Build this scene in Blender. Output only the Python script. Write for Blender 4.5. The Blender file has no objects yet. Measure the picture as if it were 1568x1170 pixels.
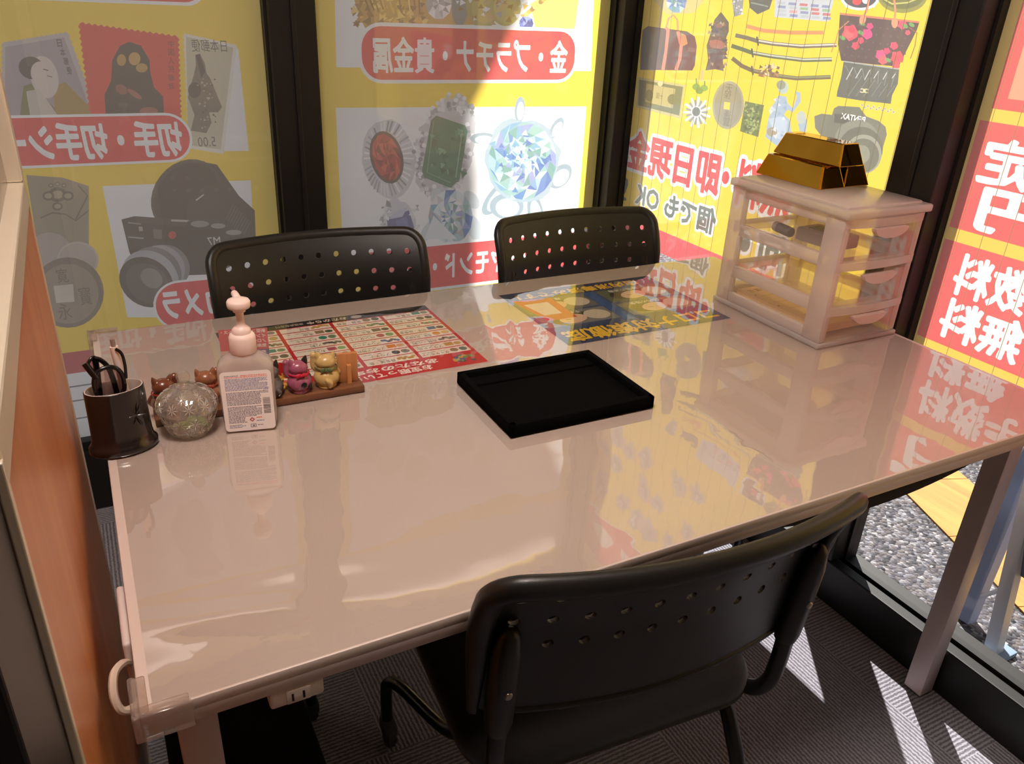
import bpy, bmesh, math, random
import numpy as np
from mathutils import Vector, Matrix
from mathutils.geometry import delaunay_2d_cdt
random.seed(11)
S = bpy.context.scene
C = S.collection
PI = math.pi

# ------------------------------------------------------------------ camera
F_PX = 1218.631
YAW, PITCH, ROLL = 0.502989, 0.450984, 0.0506485
EYE = Vector((0.03545, -1.55242, 1.31512))
_f = Vector((math.sin(YAW)*math.cos(PITCH), math.cos(YAW)*math.cos(PITCH), -math.sin(PITCH)))
_r = Vector((math.cos(YAW), -math.sin(YAW), 0))
_u = _r.cross(_f)
RIGHT = _r*math.cos(ROLL) + _u*math.sin(ROLL)
UP = -_r*math.sin(ROLL) + _u*math.cos(ROLL)
cam = bpy.data.cameras.new('camera')
cam.sensor_fit = 'HORIZONTAL'; cam.sensor_width = 36; cam.lens = 36*F_PX/1568
cam.clip_start = 0.02
cam_o = bpy.data.objects.new('camera', cam); C.objects.link(cam_o)
m = Matrix((RIGHT, UP, -_f)).transposed().to_4x4(); m.translation = EYE
cam_o.matrix_world = m
S.camera = cam_o

def at(px, py, axis, val):
    """where the sight line of a point of the photograph meets a wall or table plane"""
    v = _f + RIGHT*((px-784)/F_PX) - UP*((py-585)/F_PX)
    return EYE + v*((val-EYE[axis])/v[axis])

# ------------------------------------------------------------------ light and exposure
S.view_settings.view_transform = 'Standard'
S.view_settings.look = 'None'
S.view_settings.exposure = 0.08
S.view_settings.gamma = 1.0
S.view_settings.use_curve_mapping = False
S.cycles.use_denoising = True
S.cycles.max_bounces = 12
S.cycles.transparent_max_bounces = 24
S.cycles.sample_clamp_indirect = 6.0
S.cycles.caustics_reflective = False
S.cycles.caustics_refractive = False
SUN_DIR = Vector((.373, .523, .766)).normalized()
sun = bpy.data.lights.new('sun', 'SUN'); sun.energy = 12.2; sun.angle = 0.0093; sun.color = (1, .96, .9)
sun_o = bpy.data.objects.new('sun', sun); C.objects.link(sun_o)
sun_o.rotation_euler = SUN_DIR.to_track_quat('Z', 'Y').to_euler(); sun_o.location = (8, 12, 18)
W = bpy.data.worlds.new('sky'); S.world = W; W.use_nodes = True
W.node_tree.nodes['Background'].inputs[0].default_value = (.88, .94, 1, 1)
W.node_tree.nodes['Background'].inputs[1].default_value = 0.45
LAMP_POWER = 27.0

# ------------------------------------------------------------------ materials
def lin(c):
    o = []
    for x in c[:3]:
        x = x/255
        o.append(x/12.92 if x <= .04045 else ((x+.055)/1.055)**2.4)
    return (*o, 1)
def new_mat(name):
    m = bpy.data.materials.new(name); m.use_nodes = True
    nt = m.node_tree; nt.nodes.clear()
    out = nt.nodes.new('ShaderNodeOutputMaterial')
    return m, nt, out
def N(nt, kind, **kw):
    n = nt.nodes.new(kind)
    for k, v in kw.items():
        if k in n.inputs: n.inputs[k].default_value = v
        else: setattr(n, k, v)
    return n
def mat(name, col, rough=.5, metal=0, spec=.5, noise=None, bump=None, coat=0, sheen=0):
    """principled surface; noise = (scale, amount) mottles the colour, bump = (scale, distance)"""
    m, nt, out = new_mat(name)
    b = N(nt, 'ShaderNodeBsdfPrincipled')
    b.inputs['Base Color'].default_value = lin(col)
    b.inputs['Roughness'].default_value = rough; b.inputs['Metallic'].default_value = metal
    b.inputs['Specular IOR Level'].default_value = spec; b.inputs['Coat Weight'].default_value = coat
    b.inputs['Sheen Weight'].default_value = sheen
    nt.links.new(b.outputs[0], out.inputs[0])
    if noise or bump: tc = N(nt, 'ShaderNodeTexCoord')
    if noise:
        n = N(nt, 'ShaderNodeTexNoise', Scale=noise[0], Detail=4.0)
        nt.links.new(tc.outputs['Object'], n.inputs['Vector'])
        r = N(nt, 'ShaderNodeMapRange'); r.inputs['To Min'].default_value = 1-noise[1]; r.inputs['To Max'].default_value = 1+noise[1]
        nt.links.new(n.outputs['Fac'], r.inputs['Value'])
        x = N(nt, 'ShaderNodeVectorMath', operation='SCALE'); x.inputs[0].default_value = lin(col)[:3]
        nt.links.new(r.outputs[0], x.inputs['Scale']); nt.links.new(x.outputs[0], b.inputs['Base Color'])
    if bump:
        n2 = N(nt, 'ShaderNodeTexNoise', Scale=bump[0], Detail=3.0)
        nt.links.new(tc.outputs['Object'], n2.inputs['Vector'])
        bp = N(nt, 'ShaderNodeBump', Strength=1.0, Distance=bump[1])
        nt.links.new(n2.outputs['Fac'], bp.inputs['Height']); nt.links.new(bp.outputs[0], b.inputs['Normal'])
    return m
def clear_mat(name, tint=(255, 255, 255), ior=1.5, rough=.02, body=0.0, body_col=(240, 235, 232), bump=None, boost=1.0):
    """thin clear or milky plastic / glass: see-through, mirror-like at grazing angles, with an optional milky share"""
    m, nt, out = new_mat(name)
    tr = N(nt, 'ShaderNodeBsdfTransparent', Color=lin(tint)); gl = N(nt, 'ShaderNodeBsdfGlossy', Roughness=rough)
    fr = N(nt, 'ShaderNodeLayerWeight', Blend=.5); mx = N(nt, 'ShaderNodeMixShader')
    pw = N(nt, 'ShaderNodeMath', operation='POWER'); pw.inputs[1].default_value = 5.0; nt.links.new(fr.outputs['Facing'], pw.inputs[0])
    f0 = ((ior-1)/(ior+1))**2*boost
    ma = N(nt, 'ShaderNodeMath', operation='MULTIPLY_ADD'); ma.inputs[1].default_value = 1-f0; ma.inputs[2].default_value = f0; nt.links.new(pw.outputs[0], ma.inputs[0])
    base = tr
    if body:
        d = N(nt, 'ShaderNodeBsdfDiffuse', Color=lin(body_col)); t = N(nt, 'ShaderNodeBsdfTranslucent', Color=lin(body_col))
        dt = N(nt, 'ShaderNodeMixShader'); dt.inputs[0].default_value = .45
        nt.links.new(d.outputs[0], dt.inputs[1]); nt.links.new(t.outputs[0], dt.inputs[2])
        bm_ = N(nt, 'ShaderNodeMixShader'); bm_.inputs[0].default_value = body
        nt.links.new(tr.outputs[0], bm_.inputs[1]); nt.links.new(dt.outputs[0], bm_.inputs[2]); base = bm_
    fac = ma.outputs[0]
    nt.links.new(fac, mx.inputs[0]); nt.links.new(base.outputs[0], mx.inputs[1]); nt.links.new(gl.outputs[0], mx.inputs[2])
    nt.links.new(mx.outputs[0], out.inputs[0])
    if bump:
        tc = N(nt, 'ShaderNodeTexCoord'); h = None
        for sc, amp in bump:
            n = N(nt, 'ShaderNodeTexNoise', Scale=sc, Detail=1.5)
            nt.links.new(tc.outputs['Object'], n.inputs['Vector'])
            k = N(nt, 'ShaderNodeMath', operation='MULTIPLY'); k.inputs[1].default_value = amp*1000
            nt.links.new(n.outputs['Fac'], k.inputs[0])
            if h is None: h = k
            else:
                a = N(nt, 'ShaderNodeMath', operation='ADD'); nt.links.new(h.outputs[0], a.inputs[0]); nt.links.new(k.outputs[0], a.inputs[1]); h = a
        bp = N(nt, 'ShaderNodeBump', Strength=1.0, Distance=0.001)
        nt.links.new(h.outputs[0], bp.inputs['Height'])
        nt.links.new(bp.outputs[0], gl.inputs['Normal']); nt.links.new(bp.outputs[0], fr.inputs['Normal'])
    return m
def print_mat(name, trans=0.0, haze=0.0, rough=.5):
    """printed sheet: the colour of each printed shape is kept on the mesh as 'ink'; trans lets daylight through the sheet"""
    m, nt, out = new_mat(name)
    a = N(nt, 'ShaderNodeAttribute', attribute_name='ink')
    tc = N(nt, 'ShaderNodeTexCoord'); n = N(nt, 'ShaderNodeTexNoise', Scale=9.0, Detail=3.0)
    nt.links.new(tc.outputs['Object'], n.inputs['Vector'])
    r = N(nt, 'ShaderNodeMapRange'); r.inputs['To Min'].default_value = .95; r.inputs['To Max'].default_value = 1.05
    nt.links.new(n.outputs['Fac'], r.inputs['Value'])
    x = N(nt, 'ShaderNodeVectorMath', operation='SCALE'); nt.links.new(a.outputs['Color'], x.inputs[0]); nt.links.new(r.outputs[0], x.inputs['Scale'])
    if not trans:
        b = N(nt, 'ShaderNodeBsdfPrincipled'); b.inputs['Roughness'].default_value = rough
        nt.links.new(x.outputs[0], b.inputs['Base Color']); nt.links.new(b.outputs[0], out.inputs[0]); return m
    mc = N(nt, 'ShaderNodeMix', data_type='RGBA'); mc.inputs[0].default_value = haze
    nt.links.new(x.outputs[0], mc.inputs[6]); mc.inputs[7].default_value = (.8, .78, .76, 1)
    d = N(nt, 'ShaderNodeBsdfDiffuse'); nt.links.new(mc.outputs[2], d.inputs[0])
    ml = N(nt, 'ShaderNodeMix', data_type='RGBA'); ml.inputs[0].default_value = .085
    nt.links.new(x.outputs[0], ml.inputs[6]); ml.inputs[7].default_value = (1, 1, 1, 1)
    t = N(nt, 'ShaderNodeBsdfTranslucent'); nt.links.new(ml.outputs[2], t.inputs[0])
    mx = N(nt, 'ShaderNodeMixShader'); mx.inputs[0].default_value = trans
    nt.links.new(d.outputs[0], mx.inputs[1]); nt.links.new(t.outputs[0], mx.inputs[2]); nt.links.new(mx.outputs[0], out.inputs[0])
    return m

def carpet_mat():
    m, nt, out = new_mat('ribbed_carpet')
    tc = N(nt, 'ShaderNodeTexCoord')
    sx = N(nt, 'ShaderNodeSeparateXYZ'); nt.links.new(tc.outputs['Object'], sx.inputs[0])
    def math_(op, a, b=None):
        n = N(nt, 'ShaderNodeMath', operation=op)
        for i, v in enumerate((a, b)):
            if v is None: continue
            if isinstance(v, (int, float)): n.inputs[i].default_value = v
            else: nt.links.new(v, n.inputs[i])
        return n.outputs[0]
    # half-metre tiles laid in turn along and across
    tx = math_('FLOOR', math_('MULTIPLY', math_('ADD', sx.outputs[0], .13), 2.0)); ty = math_('FLOOR', math_('MULTIPLY', math_('ADD', sx.outputs[1], .03), 2.0))
    par = math_('MODULO', math_('ABSOLUTE', math_('ADD', tx, ty)), 2.0)
    rib = N(nt, 'ShaderNodeMix', data_type='FLOAT'); nt.links.new(par, rib.inputs[0])
    nt.links.new(sx.outputs[0], rib.inputs[2]); nt.links.new(sx.outputs[1], rib.inputs[3])
    wob = N(nt, 'ShaderNodeTexNoise', Scale=160.0, Detail=2.0); nt.links.new(tc.outputs['Object'], wob.inputs['Vector'])
    ph = math_('ADD', math_('MULTIPLY', rib.outputs[0], 2*PI/.0085), math_('MULTIPLY', wob.outputs['Fac'], 5.0))
    wv = math_('ADD', math_('MULTIPLY', math_('SINE', ph), .5), .5)
    big = N(nt, 'ShaderNodeTexNoise', Scale=420.0, Detail=2.0); nt.links.new(tc.outputs['Object'], big.inputs['Vector'])
    fac = math_('ADD', math_('MULTIPLY', wv, .6), math_('MULTIPLY', big.outputs['Fac'], .45))
    cr = N(nt, 'ShaderNodeMix', data_type='RGBA'); nt.links.new(fac, cr.inputs[0])
    cr.inputs[6].default_value = lin((60, 57, 65)); cr.inputs[7].default_value = lin((166, 163, 172))
    b = N(nt, 'ShaderNodeBsdfPrincipled'); b.inputs['Roughness'].default_value = .95; b.inputs['Specular IOR Level'].default_value = .1
    nt.links.new(cr.outputs[2], b.inputs['Base Color'])
    bp = N(nt, 'ShaderNodeBump', Strength=.7, Distance=.003); nt.links.new(fac, bp.inputs['Height']); nt.links.new(bp.outputs[0], b.inputs['Normal'])
    nt.links.new(b.outputs[0], out.inputs[0])
    return m
def gravel_mat():
    m, nt, out = new_mat('gravel_asphalt')
    tc = N(nt, 'ShaderNodeTexCoord')
    v = N(nt, 'ShaderNodeTexVoronoi', Scale=95.0); nt.links.new(tc.outputs['Object'], v.inputs['Vector'])
    hs = N(nt, 'ShaderNodeSeparateColor'); nt.links.new(v.outputs['Color'], hs.inputs[0])
    cr = N(nt, 'ShaderNodeValToRGB'); nt.links.new(hs.outputs[0], cr.inputs[0])
    e = cr.color_ramp.elements
    e[0].position = 0; e[0].color = lin((27, 27, 31)); e[1].position = 1; e[1].color = lin((147, 144, 144))
    for p, c in ((.35, (66, 64, 72)), (.6, (87, 79, 77)), (.85, (108, 108, 116))):
        k = e.new(p); k.color = lin(c)
    b = N(nt, 'ShaderNodeBsdfPrincipled'); b.inputs['Roughness'].default_value = .85
    nt.links.new(cr.outputs[0], b.inputs['Base Color'])
    bp = N(nt, 'ShaderNodeBump', Strength=1.0, Distance=.006, invert=True); nt.links.new(v.outputs['Distance'], bp.inputs['Height']); nt.links.new(bp.outputs[0], b.inputs['Normal'])
    nt.links.new(b.outputs[0], out.inputs[0]); return m
def wood_mat(name, c1, c2, axis=2, scale=9.0, rough=.35):
    m, nt, out = new_mat(name)
    tc = N(nt, 'ShaderNodeTexCoord'); mp = N(nt, 'ShaderNodeMapping')
    sc = [scale, scale, scale]; sc[axis] = scale*.06
    mp.inputs['Scale'].default_value = sc; nt.links.new(tc.outputs['Object'], mp.inputs[0])
    n = N(nt, 'ShaderNodeTexNoise', Scale=1.0, Detail=6.0, Distortion=.6); nt.links.new(mp.outputs[0], n.inputs['Vector'])
    cr = N(nt, 'ShaderNodeValToRGB'); nt.links.new(n.outputs['Fac'], cr.inputs[0])
    cr.color_ramp.elements[0].position = .3; cr.color_ramp.elements[0].color = lin(c1)
    cr.color_ramp.elements[1].position = .7; cr.color_ramp.elements[1].color = lin(c2)
    b = N(nt, 'ShaderNodeBsdfPrincipled'); b.inputs['Roughness'].default_value = rough
    nt.links.new(cr.outputs[0], b.inputs['Base Color']); nt.links.new(b.outputs[0], out.inputs[0]); return m

BLACK_ALU = mat('black_aluminium', (22, 20, 19), .45, spec=.4, noise=(30, .15))
WHITE_WALL = mat('beige_wall', (150, 138, 124), .8, noise=(4, .03))
CEIL = mat('ceiling_board', (240, 234, 224), .9, noise=(6, .03))
PANE = clear_mat('window_glass', ior=1.5, rough=.0, boost=1.0)
TABLE_WHITE = mat('white_laminate', (212, 196, 188), .35, noise=(3, .015))
TABLE_EDGE = mat('white_painted_metal', (206, 188, 184), .38, noise=(5, .03))
CHAIR_PLASTIC = mat('black_plastic', (24, 23, 22), .40, spec=.5, bump=(900, .0001))
CHAIR_FABRIC = mat('black_mesh_fabric', (17, 15, 16), .9, spec=.2, bump=(700, .0006), sheen=.15)
BLACK_TUBE = mat('black_steel', (16, 16, 16), .28, spec=.5)
RUBBER = mat('grey_rubber', (58, 58, 60), .7)
CHROME = mat('screw_steel', (170, 160, 150), .3, metal=1)

# ------------------------------------------------------------------ mesh helpers
def bmn(): return bmesh.new()
def box(bm, x0, y0, z0, x1, y1, z1, bev=0, seg=2):
    t = bmn() if bev else bm
    v = [t.verts.new((x, y, z)) for z in (z0, z1) for (x, y) in ((x0, y0), (x1, y0), (x1, y1), (x0, y1))]
    for f in ((3, 2, 1, 0), (4, 5, 6, 7), (0, 1, 5, 4), (1, 2, 6, 5), (2, 3, 7, 6), (3, 0, 4, 7)):
        t.faces.new([v[i] for i in f])
    if bev:
        bmesh.ops.bevel(t, geom=t.edges[:], offset=bev, segments=seg, profile=.5, affect='EDGES')
        merge(bm, t)
    return bm
def merge(bm, t, mtx=None):
    if mtx is not None: t.transform(mtx)
    me = bpy.data.meshes.new('tmp'); t.to_mesh(me); t.free(); bm.from_mesh(me); bpy.data.meshes.remove(me)
def loft(bm, rings, cap0=True, cap1=True, closed=True):
    R = [[bm.verts.new(p) for p in r] for r in rings]; n = len(R[0])
    for a, b in zip(R, R[1:]):
        for i in range(n if closed else n-1):
            bm.faces.new((a[i], a[(i+1) % n], b[(i+1) % n], b[i]))
    if cap0: bm.faces.new(R[0][::-1])
    if cap1: bm.faces.new(R[-1])
    return R
def lathe(bm, prof, n=32, c=(0, 0), wob=None, cap0=True, cap1=True):
    rings = []
    for k, (r, z) in enumerate(prof):
        rings.append([(c[0]+(r*(wob(i, k, n) if wob else 1))*math.cos(2*PI*i/n), c[1]+(r*(wob(i, k, n) if wob else 1))*math.sin(2*PI*i/n), z) for i in range(n)])
    loft(bm, rings, cap0, cap1)
def smooth_path(pts, k=6):
    P = [Vector(p) for p in pts]; o = []
    for i in range(len(P)-1):
        p0, p1, p2, p3 = P[max(i-1, 0)], P[i], P[i+1], P[min(i+2, len(P)-1)]
        for j in range(k):
            t = j/k
            o.append(.5*((2*p1)+(p2-p0)*t+(2*p0-5*p1+4*p2-p3)*t*t+(3*p1-p0-3*p2+p3)*t**3))
    o.append(P[-1]); return o
def tube(bm, pts, r, n=10, flat=1.0, up=None, closed=False):
    P = [Vector(p) for p in pts]; rings = []
    L = len(P); nrm = None
    for i in range(L):
        a = P[(i-1) % L] if (closed or i > 0) else P[i]; b = P[(i+1) % L] if (closed or i < L-1) else P[i]
        d = (b-a).normalized()
        if up is not None: nrm = (Vector(up)-d*d.dot(Vector(up))).normalized()
        elif nrm is None: nrm = d.orthogonal().normalized()
        else: nrm = (nrm-d*nrm.dot(d)).normalized()
        bn = d.cross(nrm); rr = r[i] if isinstance(r, (list, tuple)) else r
        rings.append([P[i]+nrm*rr*math.cos(2*PI*k/n)*flat+bn*rr*math.sin(2*PI*k/n) for k in range(n)])
    if closed:
        R = [[bm.verts.new(p) for p in q] for q in rings]
        for i in range(L):
            a, b = R[i], R[(i+1) % L]
            for k in range(n): bm.faces.new((a[k], a[(k+1) % n], b[(k+1) % n], b[k]))
    else: loft(bm, rings)
def ball(bm, c, r, u=16, v=10, rot=None):
    t = bmn(); bmesh.ops.create_uvsphere(t, u_segments=u, v_segments=v, radius=1)
    r = r if isinstance(r, (tuple, list)) else (r, r, r)
    M_ = Matrix.Translation(c) @ (rot.to_4x4() if rot else Matrix.Identity(4)) @ Matrix.Diagonal((*r, 1))
    merge(bm, t, M_)
def prism(bm, poly, z0, z1):
    a = [bm.verts.new((x, y, z0)) for x, y in poly]; b = [bm.verts.new((x, y, z1)) for x, y in poly]; n = len(poly)
    for i in range(n): bm.faces.new((a[i], a[(i+1) % n], b[(i+1) % n], b[i]))
    bm.faces.new(a[::-1]); bm.faces.new(b)
def rrect(w, d, r, n=5, cx=0, cy=0):
    o = []
    for sx, sy, a0 in ((1, 1, 0), (-1, 1, 90), (-1, -1, 180), (1, -1, 270)):
        for k in range(n+1):
            a = math.radians(a0+90*k/n); o.append((cx+sx*(w/2-r)+r*math.cos(a), cy+sy*(d/2-r)+r*math.sin(a)))
    return o
def link(name, me, m, parent):
    o = bpy.data.objects.new(name, me); C.objects.link(o)
    if m: me.materials.append(m)
    if parent: o.parent = parent
    return o
def basis(p):
    M_ = Matrix.Identity(4)
    while p: M_ = p.matrix_basis @ M_; p = p.parent
    return M_
def obj(name, bm, m, parent=None, world=False, smooth=True, ang=38, label=None):
    """one mesh object; world=True means the points were given in room coordinates"""
    if world and parent: bm.transform(basis(parent).inverted())
    bmesh.ops.recalc_face_normals(bm, faces=bm.faces[:])
    me = bpy.data.meshes.new(name); bm.to_mesh(me); bm.free()
    if smooth: me.shade_smooth(); me.set_sharp_from_angle(angle=math.radians(ang))
    o = link(name, me, m, parent)
    if label: o['label'] = label
    return o
def tag(o, label, cat, group=None, kind=None):
    o['label'] = label; o['category'] = cat
    if group: o['group'] = group
    if kind: o['kind'] = kind
    return o
def thing(name, label, cat, loc=(0, 0, 0), rz=0, group=None):
    o = bpy.data.objects.new(name, None); C.objects.link(o); o.empty_display_size = .05
    o.location = loc; o.rotation_euler = (0, 0, rz)
    o.matrix_basis = Matrix.Translation(loc) @ Matrix.Rotation(rz, 4, 'Z')
    return tag(o, label, cat, group)
def struct(name, bm, m, parent=None, smooth=False):
    o = obj(name, bm, m, parent, smooth=smooth)
    if not parent: o['kind'] = 'structure'
    return o
def struct_root(name):
    o = bpy.data.objects.new(name, None); C.objects.link(o); o['kind'] = 'structure'; return o

# ------------------------------------------------------------------ printed sheets
YEL, RED, WHT, INK = (255, 220, 24), (236, 44, 52), (250, 250, 250), (28, 28, 28)
def chain_loops(edges):
    """closed loops out of a bag of point-to-point edges"""
    nxt = {}
    for a, b in edges: nxt.setdefault(a, []).append(b); nxt.setdefault(b, []).append(a)
    out = []
    while nxt:
        s0 = next(iter(nxt)); cur = s0; prev = None; loop = []
        while True:
            loop.append(cur); ns = nxt.get(cur, [])
            n = next((q for q in ns if q != prev), ns[0] if ns else None)
            if n is None: break
            ns.remove(n); nxt[n].remove(cur)
            if not ns: nxt.pop(cur, None)
            if n in nxt and not nxt[n]: nxt.pop(n)
            prev, cur = cur, n
            if cur == s0: break
        if len(loop) > 2: out.append(loop)
    return out
def text_loops(body, res):
    cu = bpy.data.curves.new('t', 'FONT'); cu.body = body; cu.dimensions = '2D'; cu.fill_mode = 'BOTH'; cu.resolution_u = res
    o = bpy.data.objects.new('t', cu); C.objects.link(o)
    me = o.evaluated_get(bpy.context.evaluated_depsgraph_get()).to_mesh()
    P = [(round(v.co.x, 5), round(v.co.y, 5)) for v in me.vertices]; cnt = {}
    for f in me.polygons:
        for e in f.edge_keys:
            k = tuple(sorted((P[e[0]], P[e[1]])))
            if k[0] != k[1]: cnt[k] = cnt.get(k, 0)+1
    bpy.data.objects.remove(o); bpy.data.curves.remove(cu)
    return chain_loops([k for k, n in cnt.items() if n % 2])
def thicken(loops, r, G=84):
    """grows letter shapes by r (in letter heights) on a fine grid and traces the outline again"""
    pts = np.concatenate([np.array(l) for l in loops]); pad = r+4/G
    x0, y0 = pts.min(0)-pad; x1, y1 = pts.max(0)+pad; nx, ny = int((x1-x0)*G)+2, int((y1-y0)*G)+2
    SS = 2; ys = y0+(np.arange(ny*SS)+.5)/(G*SS); xs = x0+(np.arange(nx*SS)+.5)/(G*SS); m_ = np.zeros((ny*SS, nx*SS), bool)
    for l in loops:
        q = np.array(l)
        for (ax, ay), (bx, by) in zip(q, np.roll(q, -1, 0)):
            if ay == by: continue
            j = np.nonzero((ys > min(ay, by)) & (ys <= max(ay, by)))[0]
            if not len(j): continue
            xi = ax+(ys[j]-ay)*(bx-ax)/(by-ay)
            m_[j] ^= xs[None, :] > xi[:, None]
    R_ = r*G*SS; k = int(R_); g = m_.copy()
    for dy in range(-k, k+1):
        w = int(math.sqrt(max(0, R_*R_-dy*dy))); row_ = np.zeros_like(m_)
        src = m_[max(0, -dy):m_.shape[0]-max(0, dy)]; tgt = row_[max(0, dy):m_.shape[0]-max(0, -dy)]
        c = np.cumsum(np.pad(src, ((0, 0), (w+1, w))), 1); tgt[:] = (c[:, 2*w+1:]-c[:, :-2*w-1]) > 0
        g |= row_
    f = g.reshape(ny, SS, nx, SS).mean((1, 3)); f = np.pad(f, 1)
    f = (f[1:-1, 1:-1]*4+f[:-2, 1:-1]+f[2:, 1:-1]+f[1:-1, :-2]+f[1:-1, 2:])/8; f[0] = f[-1] = 0; f[:, 0] = f[:, -1] = 0
    b_ = f > .5; cell = b_[:-1, :-1].astype(int)+2*b_[:-1, 1:]+4*b_[1:, 1:]+8*b_[1:, :-1]
    seg = []
    TAB = {1: 'LB', 2: 'BR', 3: 'LR', 4: 'RT', 5: 'LTBR', 6: 'BT', 7: 'LT', 8: 'LT', 9: 'BT', 10: 'LBRT', 11: 'RT', 12: 'LR', 13: 'BR', 14: 'LB'}
    for j, i in zip(*np.nonzero((cell > 0) & (cell < 15))):
        def ep(k):
            if k == 'B': A_, B_ = (j, i), (j, i+1)
            elif k == 'T': A_, B_ = (j+1, i), (j+1, i+1)
            elif k == 'L': A_, B_ = (j, i), (j+1, i)
            else: A_, B_ = (j, i+1), (j+1, i+1)
            t = (.5-f[A_])/(f[B_]-f[A_]); return (round(float(A_[1]+(B_[1]-A_[1])*t), 4), round(float(A_[0]+(B_[0]-A_[0])*t), 4))
        e = TAB[int(cell[j, i])]
        for q in range(0, len(e), 2): seg.append((ep(e[q]), ep(e[q+1])))
    def rdp(L, tol):
        if len(L) < 3: return L
        a, b = np.array(L[0]), np.array(L[-1]); d = b-a; n = math.hypot(*d); q = np.array(L)-a
        h = np.abs(q[:, 0]*d[1]-q[:, 1]*d[0])/n if n > 1e-9 else np.hypot(q[:, 0], q[:, 1])
        k = int(h.argmax())
        return rdp(L[:k+1], tol)[:-1]+rdp(L[k:], tol) if h[k] > tol else [L[0], L[-1]]
    out = []
    for l in chain_loops([e for e in seg if e[0] != e[1]]):
        k = max(range(len(l)), key=lambda n: math.dist(l[0], l[n])); L = rdp(l[:k+1], .22)[:-1]+rdp(l[k:]+l[:1], .22)[:-1]
        if len(L) > 2: out.append([(x0+(x+.5)/G, y0+(y+.5)/G) for x, y in L])
    return out
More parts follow.
